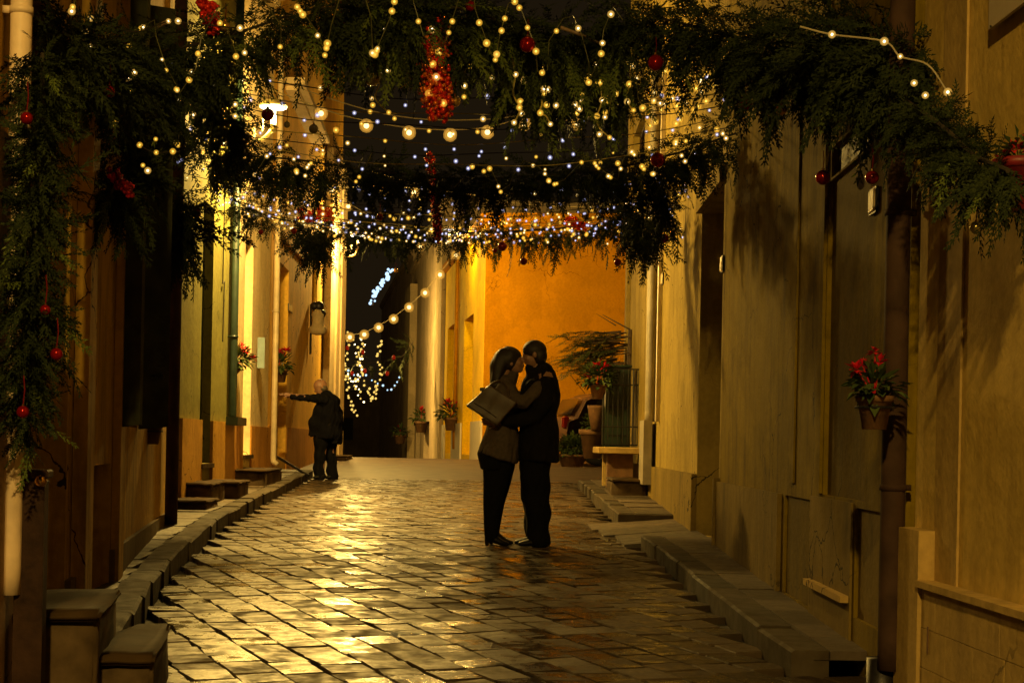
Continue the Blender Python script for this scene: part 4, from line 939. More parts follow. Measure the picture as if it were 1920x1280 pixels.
wires('knot of cold and gold lights at the right wall above the grey pipe', [(1285, 338), (1262, 370), (1245, 395), (1250, 410)], [(1285, 339), (1283, 346), (1279, 355), (1274, 362), (1286, 358), (1241, 365), (1236, 380), (1246, 384), (1230, 382), (1255, 392), (1258, 398), (1252, 404), (1244, 400), (1260, 405), (1232, 420)], 15.4, 'led_cold')
lc = [(int(rn.uniform(640, 1300)), int(rn.gauss(432, 12))) for _ in range(60)]
wires('tangled extra string of tiny lights in the farthest garland, right part', [(880, 440), (1000, 446), (1120, 440), (1250, 408)], [p for p in lc if p[0] > 900], 15.7, 'led_cold', big=False)
wires('tangled extra string of tiny lights in the farthest garland, left part', [(450, 385), (600, 425), (760, 446), (900, 440)], [(int(450 + k * 13), int(388 + 62 * math.sin(min(1, k / 30) * PI / 2) + rn.uniform(-12, 10))) for k in range(35)], 15.6, 'led_white', big=False)
def woven(label, pts, rad, n, seed, cols=('led_warm', 'led_white', 'led_warm')):
    q_ = random.Random(seed); path = catmull(G(pts), 10); ln = len(path); wp = []
    for i, p in enumerate(path): a_ = i * .95 + seed; wp.append(p + Vector((q_.uniform(-.04, .04), -abs(math.cos(a_)) * rad * .8 - .03, math.sin(a_) * rad + q_.uniform(-.03, .03))))
    bl = []
    for k in range(n): i = q_.randrange(ln - 1); bl.append((wp[i].lerp(wp[i + 1], q_.random()) + Vector((0, -.02, -.015)), BM[q_.choice(cols)]))
    string('fairy_light_string', label, 'fairy lights', wp, bl, 'wire_green', .003, 'fairy light strings wound through the garlands')
WOVEN = [('warm lights wound through the top left garland', [(130, 70, 6.1), (230, 115, 7.4), (400, 90, 8.0), (540, 40, 8.4)], .18, 22, 1),
 ('warm lights wound through the top middle garland', [(560, 30, 8.4), (720, 40, 8.6), (880, 45, 8.8), (1020, 90, 9.0), (1160, 90, 9.0)], .20, 44, 2),
 ('warm lights wound through the loose fronds right of the middle', [(960, 150, 9.3), (1040, 185, 9.4), (1120, 180, 9.4), (1220, 170, 9.3), (1330, 180, 9.6)], .16, 40, 3),
 ('lights wound through the middle garland above the cream house', [(330, 235, 11.8), (430, 285, 11.9), (560, 300, 12.0), (700, 320, 12.1)], .12, 26, 4),
 ('lights wound through the right half of the middle garland', [(850, 335, 12.2), (1000, 330, 12.1), (1150, 315, 12.0), (1260, 290, 11.8), (1380, 245, 11.4)], .10, 34, 5),
 ('warm lights wound along the left half of the farthest garland', [(430, 372, 15.4), (520, 410, 15.5), (640, 430, 15.6), (780, 442, 15.7)], .09, 40, 6),
 ('warm lights wound along the right half of the farthest garland', [(800, 442, 15.7), (900, 436, 15.7), (1030, 430, 15.7), (1150, 418, 15.6), (1250, 395, 15.4)], .09, 46, 7)]
for w_ in WOVEN: woven(*w_)
def globes(label, pts, wire='wire_white', ext=(), group='strings of warm globe bulbs'):
    P_ = [at(*p) for p in pts]; up = Vector((0, 0, .055)); wp = [at(*p) + up for p in ext[:1]] + [p + up for p in P_] + [at(*p) + up for p in ext[1:]]
    root = thing('globe_light_string', label, 'globe lights', wp[0], group); m = MB(); m.tube(catmull(wp, 5), .006, 5, False); m.build('wire', wire, root)
    for p in P_:
        inst('bulb', GLOBE, root, p, None, 1.0 if p.y < 30 else 1.6); s_ = MB(); s_.tube([p + Vector((0, 0, .03)), p + Vector((0, 0, .06))], .014, 6); s_.build('bulb_socket', 'wire_dark', root)
globes('nearest string of seven warm globe bulbs above the cold lights', [(602, 213, 17), (687, 236, 17), (767, 249, 17), (844, 253, 17), (914, 248, 17), (983, 233, 17), (1083, 233, 17)], ext=[(440, 150, 17), (1240, 190, 17)])
globes('middle string of four warm globe bulbs', [(622, 357, 21), (721, 357, 21), (776, 361, 21), (653, 387, 21.5)][:3], ext=[(560, 330, 21), (905, 375, 21)])
globes('short string of warm globe bulbs under the farthest garland', [(653, 387, 24), (763, 457, 26), (788, 463, 26), (843, 456, 27)], ext=[(560, 340, 23), (900, 440, 27)])
globes('long rising string of warm globe bulbs at the far end of the street', [(630, 634, 38), (656, 632, 38), (683, 627, 38), (710, 614, 38), (738, 598, 38), (767, 576, 38), (797, 549, 38), (825, 515, 38), (855, 478, 38)], ext=[(600, 632, 38), (890, 440, 38)])
tag((lambda m: m.build('overhead_cable', 'wire_white', None))(MB().tube(catmull([at(440, 120, 16.5), at(640, 192, 16.5), at(760, 220, 16.5), at(880, 225, 16.5), at(1000, 212, 16.5), at(1260, 150, 16.5)], 6), .006, 5)), 'pale bare cable above the nearest globe string', 'cable')
tag((lambda m: m.build('overhead_cable', 'wire_white', None))(MB().tube(catmull([at(690, 320, 18), at(780, 345, 18), at(900, 372, 18), at(1060, 388, 18), at(1240, 380, 18)], 6), .006, 5)), 'pale bare cable between the middle and farthest garlands', 'cable')

# far light decorations
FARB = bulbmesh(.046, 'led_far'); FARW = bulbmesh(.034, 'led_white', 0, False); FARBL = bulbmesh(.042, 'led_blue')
cas = [([(655, 625), (650, 680), (655, 740), (668, 780)], 16, 0), ([(664, 640), (676, 690), (668, 720), (680, 752)], 15, 1), ([(680, 650), (672, 680), (690, 730), (700, 748), (706, 715)], 17, 0),
       ([(715, 640), (708, 670), (716, 700), (700, 745)], 13, 0), ([(672, 632), (682, 650), (678, 690), (662, 715), (650, 700)], 14, 1)]
for i, (pts, n, wcol) in enumerate(cas):
    n = int(n * 1.6)
    pp_ = catmull([at(x, y, 46 + i * .5) for x, y in pts], 8); bl = [(pp_[int(k / (n - 1) * (len(pp_) - 1))] + Vector((rn.uniform(-.06, .06), 0, rn.uniform(-.05, .05))), FARW if wcol and k % 2 else FARB) for k in range(n)]
    string('light_cascade', ['leftmost', 'second', 'third', 'rightmost', 'looping'][i] + ' strand of the golden light cascade down the far street', 'light cascade', pp_, bl, 'wire_dark', .01, 'golden light cascade down the far street')
pp_ = catmull([at(x, y, 49) for x, y in [(633, 693), (660, 700), (690, 705), (718, 725), (738, 728), (750, 708)]], 8)
string('light_cascade', 'blue-white sagging light strand behind the golden cascade', 'light cascade', pp_, [(p + Vector((0, 0, rn.uniform(-.08, .08))), FARBL) for p in pp_[::3]], 'wire_dark', .01, 'golden light cascade down the far street')
garland('dim far garland above the golden light cascade', G([(636, 690, 50), (690, 680, 50), (750, 670, 50), (775, 640, 52)]), [.22, .22, .2, .1], 16, 30, .6, 14, scale=1.4)
for i, (x, y) in enumerate([(651, 652), (680, 660), (660, 700), (684, 695), (726, 700), (738, 670), (640, 705)]):
    m = MB(); m.ball(at(x, y, 45.5), .06, 8, (1, 1, 1.3)); tag(m.build('red_ornament', 'red_bract', None, True), 'red ornament among the far golden lights, ' + ['top left', 'above the middle', 'left of the middle', 'middle', 'right', 'topmost on the right', 'leftmost, low'][i], 'ornament', 'red ornaments in the far light cascade')
cm = thing('comet_light', 'blue-white zigzag light figure against the night sky', 'light figure', at(700, 572, 52))
cp = [at(x, y, 52) for x, y in [(698, 572), (701, 552), (706, 545), (712, 540), (716, 530), (722, 527), (727, 517), (733, 506)]]
m = MB(); m.tube(cp, .05, 6); m.build('frame', 'iron', cm)
for k, p in enumerate(catmull(cp, 4)): inst('light_bulb', FARBL, cm, p + Vector((rn.uniform(-.07, .07), -.06, rn.uniform(-.06, .06))), None, rn.uniform(.9, 2.0))

# ------------------------------------------------------------------ baubles
def bauble(label, px, py, dia, Y, mat, L=.09):
    c = at(px, py, Y); r = dia / F * Y / 2; root = thing('bauble', label, 'bauble', c, 'hanging baubles')
    m = MB(); m.ball(c, r, 20); m.build('ball', mat, root, True)
    m = MB(); m.lathe(c + Vector((0, 0, r * .95)), [(r * .22, 0), (r * .22, r * .28), (r * .12, r * .3)], 8); m.build('cap', 'brass', root)
    m = MB(); m.tube([c + Vector((0, 0, r * 1.2)), c + Vector((.004, 0, r * 1.2 + L * .5)), c + Vector((0, 0, r * 1.2 + L))], .002, 4); m.build('hanging_thread', 'ball_darkred', root)
for a in [('small red bauble in the top left garland', 205, 172, 22, 6.6, 'ball_red'), ('red bauble against the white pipe at the left edge', 50, 222, 24, 4.85, 'ball_red'),
          ('upper red bauble in the vertical left garland', 85, 581, 20, 4.85, 'ball_red'), ('middle red bauble in the vertical left garland', 106, 664, 24, 4.85, 'ball_red'), ('lowest red bauble in the vertical left garland', 43, 772, 24, 4.85, 'ball_red'),
          ('red bauble at the top beside the lit left house corner', 638, 46, 24, 8.7, 'ball_red'), ('small gold bauble at the top middle', 753, 101, 22, 9.0, 'ball_gold'), ('large olive glass bauble at the top middle', 698, 143, 36, 9.0, 'ball_olive'),
          ('small red bauble at the very top middle', 882, 12, 20, 8.8, 'ball_red'), ('shiny red bauble right of the orange beads', 989, 84, 30, 8.8, 'ball_red'), ('shiny red bauble above the beige house top', 1229, 118, 30, 8.7, 'ball_red'),
          ('red bauble under the middle of the right garland', 1397, 195, 28, 8.4, 'ball_red'), ('bright red bauble over the right end of the middle garland', 1233, 300, 28, 11.7, 'ball_red'), ('glossy red bauble with a spark against the mustard wall', 1543, 333, 28, 7.7, 'ball_red'),
          ('dull dark red bauble above the cream number tile', 1635, 333, 26, 6.6, 'ball_darkred'), ('orange gold bauble in the top right garland', 1591, 132, 28, 7.0, 'ball_gold'), ('smaller gold bauble in the right garland', 1465, 205, 22, 8.0, 'ball_gold'),
          ('olive gold bauble hanging low at the right edge', 1830, 427, 24, 5.1, 'ball_olive'), ('dark red bauble beside the upper left street lamp', 502, 215, 24, 9.8, 'ball_darkred'), ('dark olive bauble before the lit balcony wall', 588, 242, 18, 10, 'ball_olive'),
          ('tiny dark bauble between two others by the upper left lamp', 538, 234, 12, 10, 'ball_olive'), ('dark red bauble before the green house wall', 368, 400, 18, 12.5, 'ball_darkred'), ('tiny red bauble before the cream house', 489, 435, 10, 14.5, 'ball_red'),
          ('tiny dark bauble right of the tiny red one', 551, 433, 12, 14.5, 'ball_darkred'), ('dark red bauble before the orange wall, upper left', 942, 462, 18, 14.6, 'ball_darkred'), ('tiny dark red bauble left of its larger twin', 928, 470, 9, 14.6, 'ball_darkred'),
          ('lone dark red bauble before the orange wall', 982, 490, 14, 14.6, 'ball_darkred'), ('red bauble at the right end of the orange wall', 1158, 492, 14, 14.6, 'ball_darkred'), ('dark bauble before the beige wall right of the grey pipe', 1245, 447, 18, 13.5, 'ball_darkred'),
          ('tiny gold bauble by the blue zigzag light', 742, 507, 8, 30, 'ball_gold'), ('dark bauble above the farthest garland', 712, 407, 14, 13.5, 'ball_darkred'), ('gold bauble under the orange bead cluster', 853, 190, 22, 9.1, 'ball_gold'),
          ('dark red bauble between hanging sprigs, upper left', 421, 126, 26, 8.4, 'ball_darkred'), ('gold bauble at the top edge left of the middle', 422, 50, 20, 8.2, 'ball_gold')]:
    bauble(*a)

# bead clusters and ribbons
def beads(label, pts, Y, rad, n, mat1='bead_red', mat2='bead_orange', seed=1, br=.011, lights=0):
    rn_ = random.Random(seed); path = catmull([at(x, y, Y) for x, y in pts], 8); root = thing('bead_garland', label, 'bead garland', path[0], 'red and orange bead clusters')
    m = MB(); m.tube(path, .006, 5); m.build('cord', 'twig', root)
    for k in range(lights): inst('bulb', BM['led_warm' if k % 3 else 'led_white'], root, path[int((k + .5) / lights * len(path))] + Vector((rn_.uniform(-.05, .05), -.07, rn_.uniform(-.02, .02))))  # extra bulbs added inside the cluster to brighten the beads
    for mt, nm, N in ((mat1, 'red_beads', n), (mat2, 'orange_beads', n)):
        m = MB()
        for k in range(N):
            i = rn_.randrange(len(path)); p = path[i] + rdir(rn_) * rad * rn_.uniform(.3, 1) ; r = br * rn_.uniform(.6, 1.5); m.ball(p, r, 6)
        o = m.build(nm, mt, root, True); o['kind'] = 'stuff'
beads('large red and orange bead cluster hanging at the top middle', [(826, 55), (815, 100), (812, 140), (818, 175), (822, 205)], 8.9, .10, 420, seed=1, br=.013, lights=6)
beads('red bead bunch right beside the large orange cluster', [(850, 55), (858, 80), (852, 105)], 9.2, .08, 200, 'bead_red', 'bead_red', 2, .012, 2)
beads('red bead bunch at the very top left of the middle', [(380, 0), (392, 25), (402, 55)], 8.2, .06, 110, 'bead_red', 'bead_red', 3)
beads('dark red bead swag above the farthest garland in the middle', [(805, 290), (812, 350), (818, 410), (822, 450)], 13.0, .045, 160, 'ball_darkred', 'bead_red', 4)
beads('bright red shiny bead bow on the left of the farthest garland', [(565, 400), (585, 405), (605, 395), (622, 410)], 15.2, .07, 170, 'bead_red', 'bead_orange', 5, lights=4)
beads('red bead bunch on the right of the farthest garland', [(1065, 412), (1080, 420), (1095, 425)], 15.4, .06, 90, 'bead_red', 'bead_red', 6)
beads('dull red bead bunch in the hanging left evergreen', [(215, 325), (228, 345), (240, 355)], 7.2, .035, 60, 'red_bract', 'ball_darkred', 7)
beads('small orange bead drop beside the lit house corner', [(577, 55), (578, 70), (573, 90)], 8.7, .02, 26, 'bead_red', 'bead_orange', 8)

# ------------------------------------------------------------------ pine tree on the right
def pine(label, base, cx, cz, Y):
    root = thing('pine_tree', label, 'tree', base); m = MB(); top = Vector((cx + .25, Y, cz + .25)); m.tube([base, (base + top) / 2 + Vector((.02, 0, 0)), top], [.07, .055, .03], 9); m.build('trunk', 'bark', root, True)
    rn_ = random.Random(11); fol = MB(); br = MB()
    for i in range(46):
        a_ = rn_.uniform(-.45, .45) + PI; z_ = cz + rn_.uniform(-.35, .22); L = rn_.uniform(.35, .95); st_ = Vector((top.x - rn_.uniform(0, .25), Y + rn_.uniform(-.1, .1), z_ + rn_.uniform(-.05, .05)))
        d = Vector((math.cos(a_), math.sin(a_) * 1.2, rn_.uniform(-.30, .12))).normalized(); br.tube([st_, st_ + d * L], [.012, .004], 4)
        for k in range(5):
            u = .25 + .18 * k; q = st_ + d * L * u; dd = (d + rdir(rn_) * .35 + Vector((0, 0, -.10))).normalized(); Vn, Fn = rn_.choice(SPS)
            mt = np.array(orient(dd, rn_.uniform(-.9, .9))) * rn_.uniform(.6, 1.0); fol.add([tuple(v) for v in (Vn @ mt.T + np.array(q))], [tuple(f) for f in Fn])
    br.tube([top, at(1130, 590, Y)], [.014, .005], 5); br.tube([at(1155, 610, Y), at(1118, 588, Y)], [.01, .003], 4)
    br.build('branch', 'bark', root); o = fol.build('crown', 'pine_needles', root); o['kind'] = 'stuff'
bp = at(1172, 830, 23.2); pine('small flat-topped pine reaching out from behind the beige house corner', Vector((bp.x, 23.2, g(23.2))), at(1150, 640, 23.2).x, at(1130, 648, 23.2).z, 23.2)

# ------------------------------------------------------------------ parked car, mostly hidden
def car(label, loc, rz):
    root = thing('parked_car', label, 'car', loc); prof = [(-1.95, .35), (-2.0, .62), (-1.95, .88), (-1.75, 1.0), (-1.55, 1.35), (-1.30, 1.47), (-.2, 1.5), (.55, 1.42), (1.15, 1.02), (1.85, .90), (2.0, .70), (2.0, .35)]
    Rm = Matrix.Rotation(rz, 3, 'Z'); T = Vector(loc)
    def fin(m): m.v = [tuple(Rm @ Vector(v) + T) for v in m.v]; return m
    m = MB(); ny = 7; yw = [-.83, -.8, -.6, 0, .6, .8, .83]; rows_ = []
    for j, y in enumerate(yw):
        e = (abs(y) / .83) ** 6
        for x, z_ in prof: m.v.append((x * (1 - .03 * e), y * (1 - .16 * max(0, (z_ - .9) / .6)), z_ - .05 * e * (z_ > .9)))
    n = len(prof)
    for j in range(ny - 1):
        for i in range(n - 1): m.f.append((j * n + i, j * n + i + 1, (j + 1) * n + i + 1, (j + 1) * n + i))
    m.f += [tuple(range(n)), tuple(range((ny - 1) * n, ny * n))[::-1]]; fin(m).build('body', 'car_paint', root, True)
    gl = MB(); gl.add([(-1.785, -.62, 1.02), (-1.785, .62, 1.02), (-1.60, .58, 1.35), (-1.60, -.58, 1.35)], [(0, 1, 2, 3)]); gl.v = [(x - .012, y, z_ + .01) for x, y, z_ in gl.v]; fin(gl).build('rear_window', 'car_glass', root)
    for sg in (-1, 1):
        gl = MB(); gl.add([(-1.45, .815 * sg, 1.0), (.95, .815 * sg, 1.0), (.45, .735 * sg, 1.38), (-1.25, .735 * sg, 1.38)], [(0, 1, 2, 3)]); gl.v = [(x, y + .012 * sg, z_) for x, y, z_ in gl.v]; fin(gl).build('side_window', 'car_glass', root)
        t = MB(); t.box((-1.93, .70 * sg, .86), (.10, .16, .26), 0, .03); fin(t).build('tail_light', 'tail_red', root)
        for xw in (-1.25, 1.3):
            t = MB(); t.lathe((0, 0, 0), [(.2, -.1), (.30, -.1), (.32, -.07), (.32, .07), (.30, .1), (.2, .1)], 20); q = Matrix.Rotation(PI / 2, 3, 'X'); t.v = [tuple(q @ Vector(v) + Vector((xw, .74 * sg, .32))) for v in t.v]; wt = fin(t).build('wheel', 'tyre', root, True)
            t = MB(); t.lathe((0, 0, 0), [(.19, -.105), (.19, .105)], 12); t.v = [tuple(q @ Vector(v) + Vector((xw, .74 * sg, .32))) for v in t.v]; fin(t).build('rim', 'grey_pipe', wt)
    t = MB(); t.tube([(-1.3, 0, 1.48), (-1.62, 0, 1.85)], .007, 5); fin(t).build('antenna', 'iron', root)
    t = MB(); t.box((-2.0, 0, .48), (.10, 1.5, .16), 0, .03); fin(t).build('bumper', 'car_paint', root)
car('dusty reddish hatchback parked in the square, seen from behind the couple', (3.42, 32.4, g(32.4) - .01), math.radians(14))

# ================================================================== PEOPLE
def loft(m, secs, n=18, flat=False):
    """closed tube through (centre, ra, rb): ra across in the x-z plane, rb in depth"""
    secs = [(Vector(c), ra, rb) for c, ra, rb in secs]; first, last = secs[0], secs[-1]
    d0 = (secs[1][0] - secs[0][0]).normalized(); d1 = (secs[-1][0] - secs[-2][0]).normalized()
    pre = [(first[0] - d0 * min(first[1], first[2]) * k, first[1] * q, first[2] * q) for k, q in ((.85, .35), (.5, .8))]
    if flat: pre = [(first[0] + (secs[1][0] - secs[0][0]) * .12, first[1] * .86, first[2] * .86), (first[0] - d0 * .004, first[1] * .90, first[2] * .90)]
    post = [(last[0] + d1 * min(last[1], last[2]) * k, last[1] * q, last[2] * q) for k, q in ((.5, .8), (.85, .35))]
    S_ = pre + secs + post; V = []; Fc = []
    for i, (c, ra, rb) in enumerate(S_):
        d = (S_[min(i + 1, len(S_) - 1)][0] - S_[max(i - 1, 0)][0]).normalized(); a = d.cross(Vector((0, 1, 0)))
        a = a.normalized() if a.length > .15 else Vector((1, 0, 0)); b = a.cross(d).normalized()
        V += [c + a * ra * math.cos(2 * PI * k / n) + b * rb * math.sin(2 * PI * k / n) for k in range(n)]
    for i in range(len(S_) - 1):
        for k in range(n): Fc.append((i * n + k, i * n + (k + 1) % n, (i + 1) * n + (k + 1) % n, (i + 1) * n + k))
    Fc += [tuple(range(n))[::-1], tuple(range((len(S_) - 1) * n, len(S_) * n))]; m.add(V, Fc)
def meld(m, name, mat, parent, voxel=.012, smooth=6, fold=0.0):
    me = m.mesh(name, mat, True, parent.location); tmp = bpy.data.objects.new('tmp', me); COL.objects.link(tmp)
    md = tmp.modifiers.new('r', 'REMESH'); md.mode = 'VOXEL'; md.voxel_size = voxel; md.use_smooth_shade = True
    if smooth: sm_ = tmp.modifiers.new('s', 'SMOOTH'); sm_.factor = .5; sm_.iterations = smooth
    dg = bpy.context.evaluated_depsgraph_get(); dg.update(); me2 = bpy.data.meshes.new_from_object(tmp.evaluated_get(dg)); me2.name = name
    if not me2.materials: me2.materials.append(M[mat])
    if fold:
        N = len(me2.vertices); co = np.empty(N * 3); me2.vertices.foreach_get('co', co); co = co.reshape(-1, 3); nm = np.empty(N * 3); me2.vertices.foreach_get('normal', nm); nm = nm.reshape(-1, 3)
        rg = np.random.RandomState(5); h = np.zeros(N)
        for k in range(9): kv = rg.normal(0, 1, 3) * np.array([26, 26, 11]) * (1 + k * .22); h += np.sin(co @ kv + rg.uniform(0, 6)) / (1 + .35 * k)
        co += nm * (fold * .36 * h)[:, None]; me2.vertices.foreach_set('co', co.ravel()); me2.update()
    bpy.data.objects.remove(tmp, do_unlink=True); me2.polygons.foreach_set('use_smooth', [True] * len(me2.polygons))
    o = bpy.data.objects.new(name, me2); COL.objects.link(o); o.parent = parent; return o
def head(m, c, r, f, up, look_y=0.0):
    """skull, jaw, nose, lips, brow, ears; f = facing direction (unit), up = head's up"""
    f = f.normalized(); sd = up.cross(f).normalized(); up = f.cross(sd).normalized()
    B = Matrix((f, sd, up)).transposed()
    def E(x, y, z_, rx, ry, rz):
        t = MB(); t.ball((0, 0, 0), 1, 16); m.add([c + B @ (Vector((v[0] * rx, v[1] * ry, v[2] * rz)) + Vector((x, y, z_))) * 1.0 for v in t.v], t.f)
    E(-.008, 0, .022, r * 1.02, r * .80, r * .98); E(.028, 0, -.030, r * .70, r * .64, r * .88); E(.050, 0, -.085, .030, .032, .026)
    E(.085, 0, .012, .012, .030, .010); E(.100, 0, -.022, .022, .013, .018); E(.088, 0, .0, .012, .010, .03); E(.086, 0, -.056, .014, .024, .008); E(.084, 0, -.067, .013, .022, .008)
    for s_ in (-1, 1): E(-.005, s_ * r * .80, -.012, .018, .010, .030); E(.070, s_ * .030, .002, .012, .012, .009); E(.055, s_ * .045, -.03, .025, .02, .03)
    return B
def hand(m, wrist, d, nrm, size=1.0, curl=.5, thumb=1):
    d = d.normalized(); sd = nrm.cross(d).normalized(); nrm = d.cross(sd).normalized(); S_ = size
    loft(m, [(wrist, .026 * S_, .020 * S_), (wrist + d * .035 * S_, .034 * S_, .017 * S_), (wrist + d * .085 * S_, .038 * S_, .015 * S_)], 12)
    for k, L in zip((-1.5, -.5, .5, 1.5), (.066, .078, .073, .056)):
        b = wrist + d * .085 * S_ + sd * k * .0195 * S_; p = b; dd = (d + sd * k * .05).normalized()
        for j, seg in enumerate((.42, .32, .26)):
            q = p + dd * L * seg * S_; m.tube([p, q], [.0095 * S_, .0085 * S_], 8); m.ball(q, .0088 * S_, 8); p = q; dd = (dd - nrm * curl * (.5 + .2 * j)).normalized()
    b = wrist + d * .03 * S_ + sd * thumb * .026 * S_; dd = (d * .7 + sd * thumb * .7 - nrm * .2).normalized(); q = b + dd * .04 * S_; m.tube([b, q], [.013 * S_, .011 * S_], 8); m.ball(q, .011 * S_, 8)
    dd = (d + sd * thumb * .25 - nrm * .3).normalized(); m.tube([q, q + dd * .03 * S_], [.0105 * S_, .008 * S_], 8); m.ball(q + dd * .03 * S_, .0085 * S_, 8)
def pp3(px, py, dy, Y=13.1):
    v = at(px, py, Y); return Vector((v.x, Y + dy, v.z))
def foot(m, heel, toe, z0, w_=.045, h=.055):
    h_, t_ = Vector(heel), Vector(toe); d = (t_ - h_).normalized(); L = (t_ - h_).length
    secs = [(0, .8, .034, .95), (.2, 1, .038, 1.0), (.5, 1.0, .034, .8), (.75, 1.1, .028, .65), (.95, .8, .020, .5)]
    loft(m, [(h_ + d * L * u + Vector((0, 0, z0 + rz_ * hh - 0)), rz_ * hh if False else rz_, w_ * ww) for u, ww, rz_, hh in secs], 12)
S1 = 221.0
gz = g(13.1)
# ---- man
mn = thing('person', 'man in a long black coat kissing and holding the woman', 'person', (pp3(1005, 1020, 0).x, 13.12, gz))
b = MB(); hc = pp3(1001.5, 663, .0); f = Vector((-.93, .05, -.20))
head(b, hc, .098, f, Vector((-.15, 0, 1)))
loft(b, [(pp3(1011, 703, .03), .062, .062), (pp3(1006, 682, .02), .056, .056)])
loft(b, [(pp3(1010, 858, 0), .09, .14), (pp3(1014, 800, 0), .125, .15), (pp3(1016, 745, .02), .13, .19), (pp3(1014, 712, .02), .09, .15)])
for dy, kx in ((-.09, 1), (.10, 0)):
    loft(b, [(pp3(1006, 860, dy), .06, .06), (pp3(1005, 940, dy), .045, .045), (pp3(1010, 1008, dy), .035, .035)])
ws1 = pp3(937, 792, -.17); loft(b, [(pp3(1018, 728, -.17), .055, .055), (pp3(1000, 782, -.22), .042, .042), (ws1, .028, .028)]); hand(b, ws1, Vector((-1, .25, .1)), Vector((0, -1, .0)), 1.0, .35, 1)
ws2 = pp3(930, 765, .19); loft(b, [(pp3(1014, 728, .2), .055, .055), (pp3(985, 770, .24), .042, .042), (ws2, .028, .028)]); hand(b, ws2, Vector((-1, -.3, .1)), Vector((0, 1, 0)), 1.0, .35, -1)
meld(b, 'body', 'skin', mn, .0065, 3)
h_ = MB(); B = Matrix((f.normalized(), Vector((0, 1, 0)), Vector((0, 0, 1)))).transposed()
t = MB(); t.ball((0, 0, 0), 1, 18)
vs = []
h_.add([hc + Vector((.004 + v[0] * .104, v[1] * .089, .030 + v[2] * .088)) for v in t.v], t.f)
h_.add([hc + Vector((.045 + v[0] * .068, v[1] * .086, -.018 + v[2] * .082)) for v in t.v], t.f); meld(h_, 'hair', 'dark_hair', mn, .008, 2)
c_ = MB()
loft(c_, [(pp3(1009, 864, 0), .178, .25), (pp3(1010, 820, 0), .170, .235), (pp3(1010, 780, 0), .158, .225), (pp3(1012, 745, .01), .165, .235), (pp3(1014, 718, .02), .150, .225), (pp3(1013, 703, .02), .095, .12)], 28, True)
loft(c_, [(pp3(1020, 735, .02), .13, .20), (pp3(1020, 712, .02), .115, .17), (pp3(1018, 694, .02), .075, .10)])
loft(c_, [(pp3(1020, 722, -.17), .085, .08), (pp3(1022, 750, -.21), .075, .075), (pp3(1002, 780, -.235), .066, .066), (pp3(968, 789, -.21), .056, .056), (pp3(944, 791, -.175), .050, .050)])
loft(c_, [(pp3(1016, 722, .2), .085, .08), (pp3(1012, 750, .25), .075, .07), (pp3(985, 772, .26), .062, .062), (pp3(945, 767, .21), .050, .050)])
loft(c_, [(pp3(1026, 702, .05), .05, .13), (pp3(1027, 690, .03), .034, .10), (pp3(1024, 685, .02), .022, .07)])
loft(c_, [(pp3(1040, 740, .03), .05, .15), (pp3(1036, 715, .03), .05, .14), (pp3(1030, 700, .03), .045, .11)])
loft(c_, [(pp3(1000, 765, 0), .11, .17), (pp3(996, 735, .0), .10, .15), (pp3(1000, 716, .0), .09, .11)])
loft(c_, [(pp3(1006, 716, .0), .085, .10), (pp3(997, 700, .0), .055, .07), (pp3(993, 691, .0), .035, .05)])
meld(c_, 'coat', 'black_coat', mn, .012, 4, .014)
tr = MB(); 
loft(tr, [(pp3(1003, 850, -.08), .130, .105), (pp3(1003, 905, -.09), .122, .10), (pp3(1007, 950, -.09), .105, .09), (pp3(1009, 1012, -.09), .092, .082)], 18)
loft(tr, [(pp3(1004, 850, .09), .130, .105), (pp3(1001, 905, .10), .118, .10), (pp3(1003, 950, .10), .10, .09), (pp3(1005, 1010, .10), .088, .08)])
meld(tr, 'trousers', 'black_cloth', mn, .012, 3, .012)
for dy, hx, tx in ((-.09, 1024, 972), (.10, 1018, 966)):
    s_ = MB(); a, e = pp3(hx, 1018, dy), pp3(tx, 1020, dy - .02); a.z = e.z = gz; loft(s_, [(a + Vector((0, 0, .045)), .045, .042), (a.lerp(e, .3) + Vector((0, 0, .05)), .048, .046), (a.lerp(e, .65) + Vector((0, 0, .036)), .034, .050), (a.lerp(e, .95) + Vector((0, 0, .026)), .022, .038)], 14); meld(s_, 'shoe', 'shoe_leather', mn, .009, 3)
# ---- woman
wm = thing('person', 'woman in a taupe jacket with long dark hair and heeled boots, kissing the man', 'person', (pp3(925, 1020, 0).x, 13.08, gz))
b = MB(); hc = pp3(958.5, 678, 0); f = Vector((.93, -.02, .30))
head(b, hc, .092, f, Vector((-.22, 0, 1)))
loft(b, [(pp3(943, 712, 0), .05, .05), (pp3(948, 692, 0), .045, .045)])
loft(b, [(pp3(938, 850, 0), .09, .13), (pp3(944, 800, 0), .085, .11), (pp3(948, 752, 0), .105, .15), (pp3(944, 720, 0), .07, .12)])
loft(b, [(pp3(932, 868, -.07), .06, .06), (pp3(925, 935, -.07), .04, .04), (pp3(921, 1004, -.06), .03, .03)])
loft(b, [(pp3(940, 868, .08), .06, .06), (pp3(933, 935, .08), .04, .04), (pp3(926, 1004, .09), .03, .03)])
ww = pp3(1012, 722, -.20); loft(b, [(pp3(944, 732, -.15), .045, .045), (pp3(980, 752, -.23), .034, .034), (ww, .024, .024)]); hand(b, ww, Vector((.55, .35, .65)), Vector((.3, -1, .2)), .92, .45, 1)
ww2 = pp3(1015, 712, .2); loft(b, [(pp3(946, 730, .15), .045, .045), (pp3(980, 742, .25), .034, .034), (ww2, .024, .024)]); hand(b, ww2, Vector((.7, -.4, .4)), Vector((.3, 1, .2)), .92, .45, -1)
meld(b, 'body', 'skin', wm, .0065, 3)
h_ = MB(); t = MB(); t.ball((0, 0, 0), 1, 18)
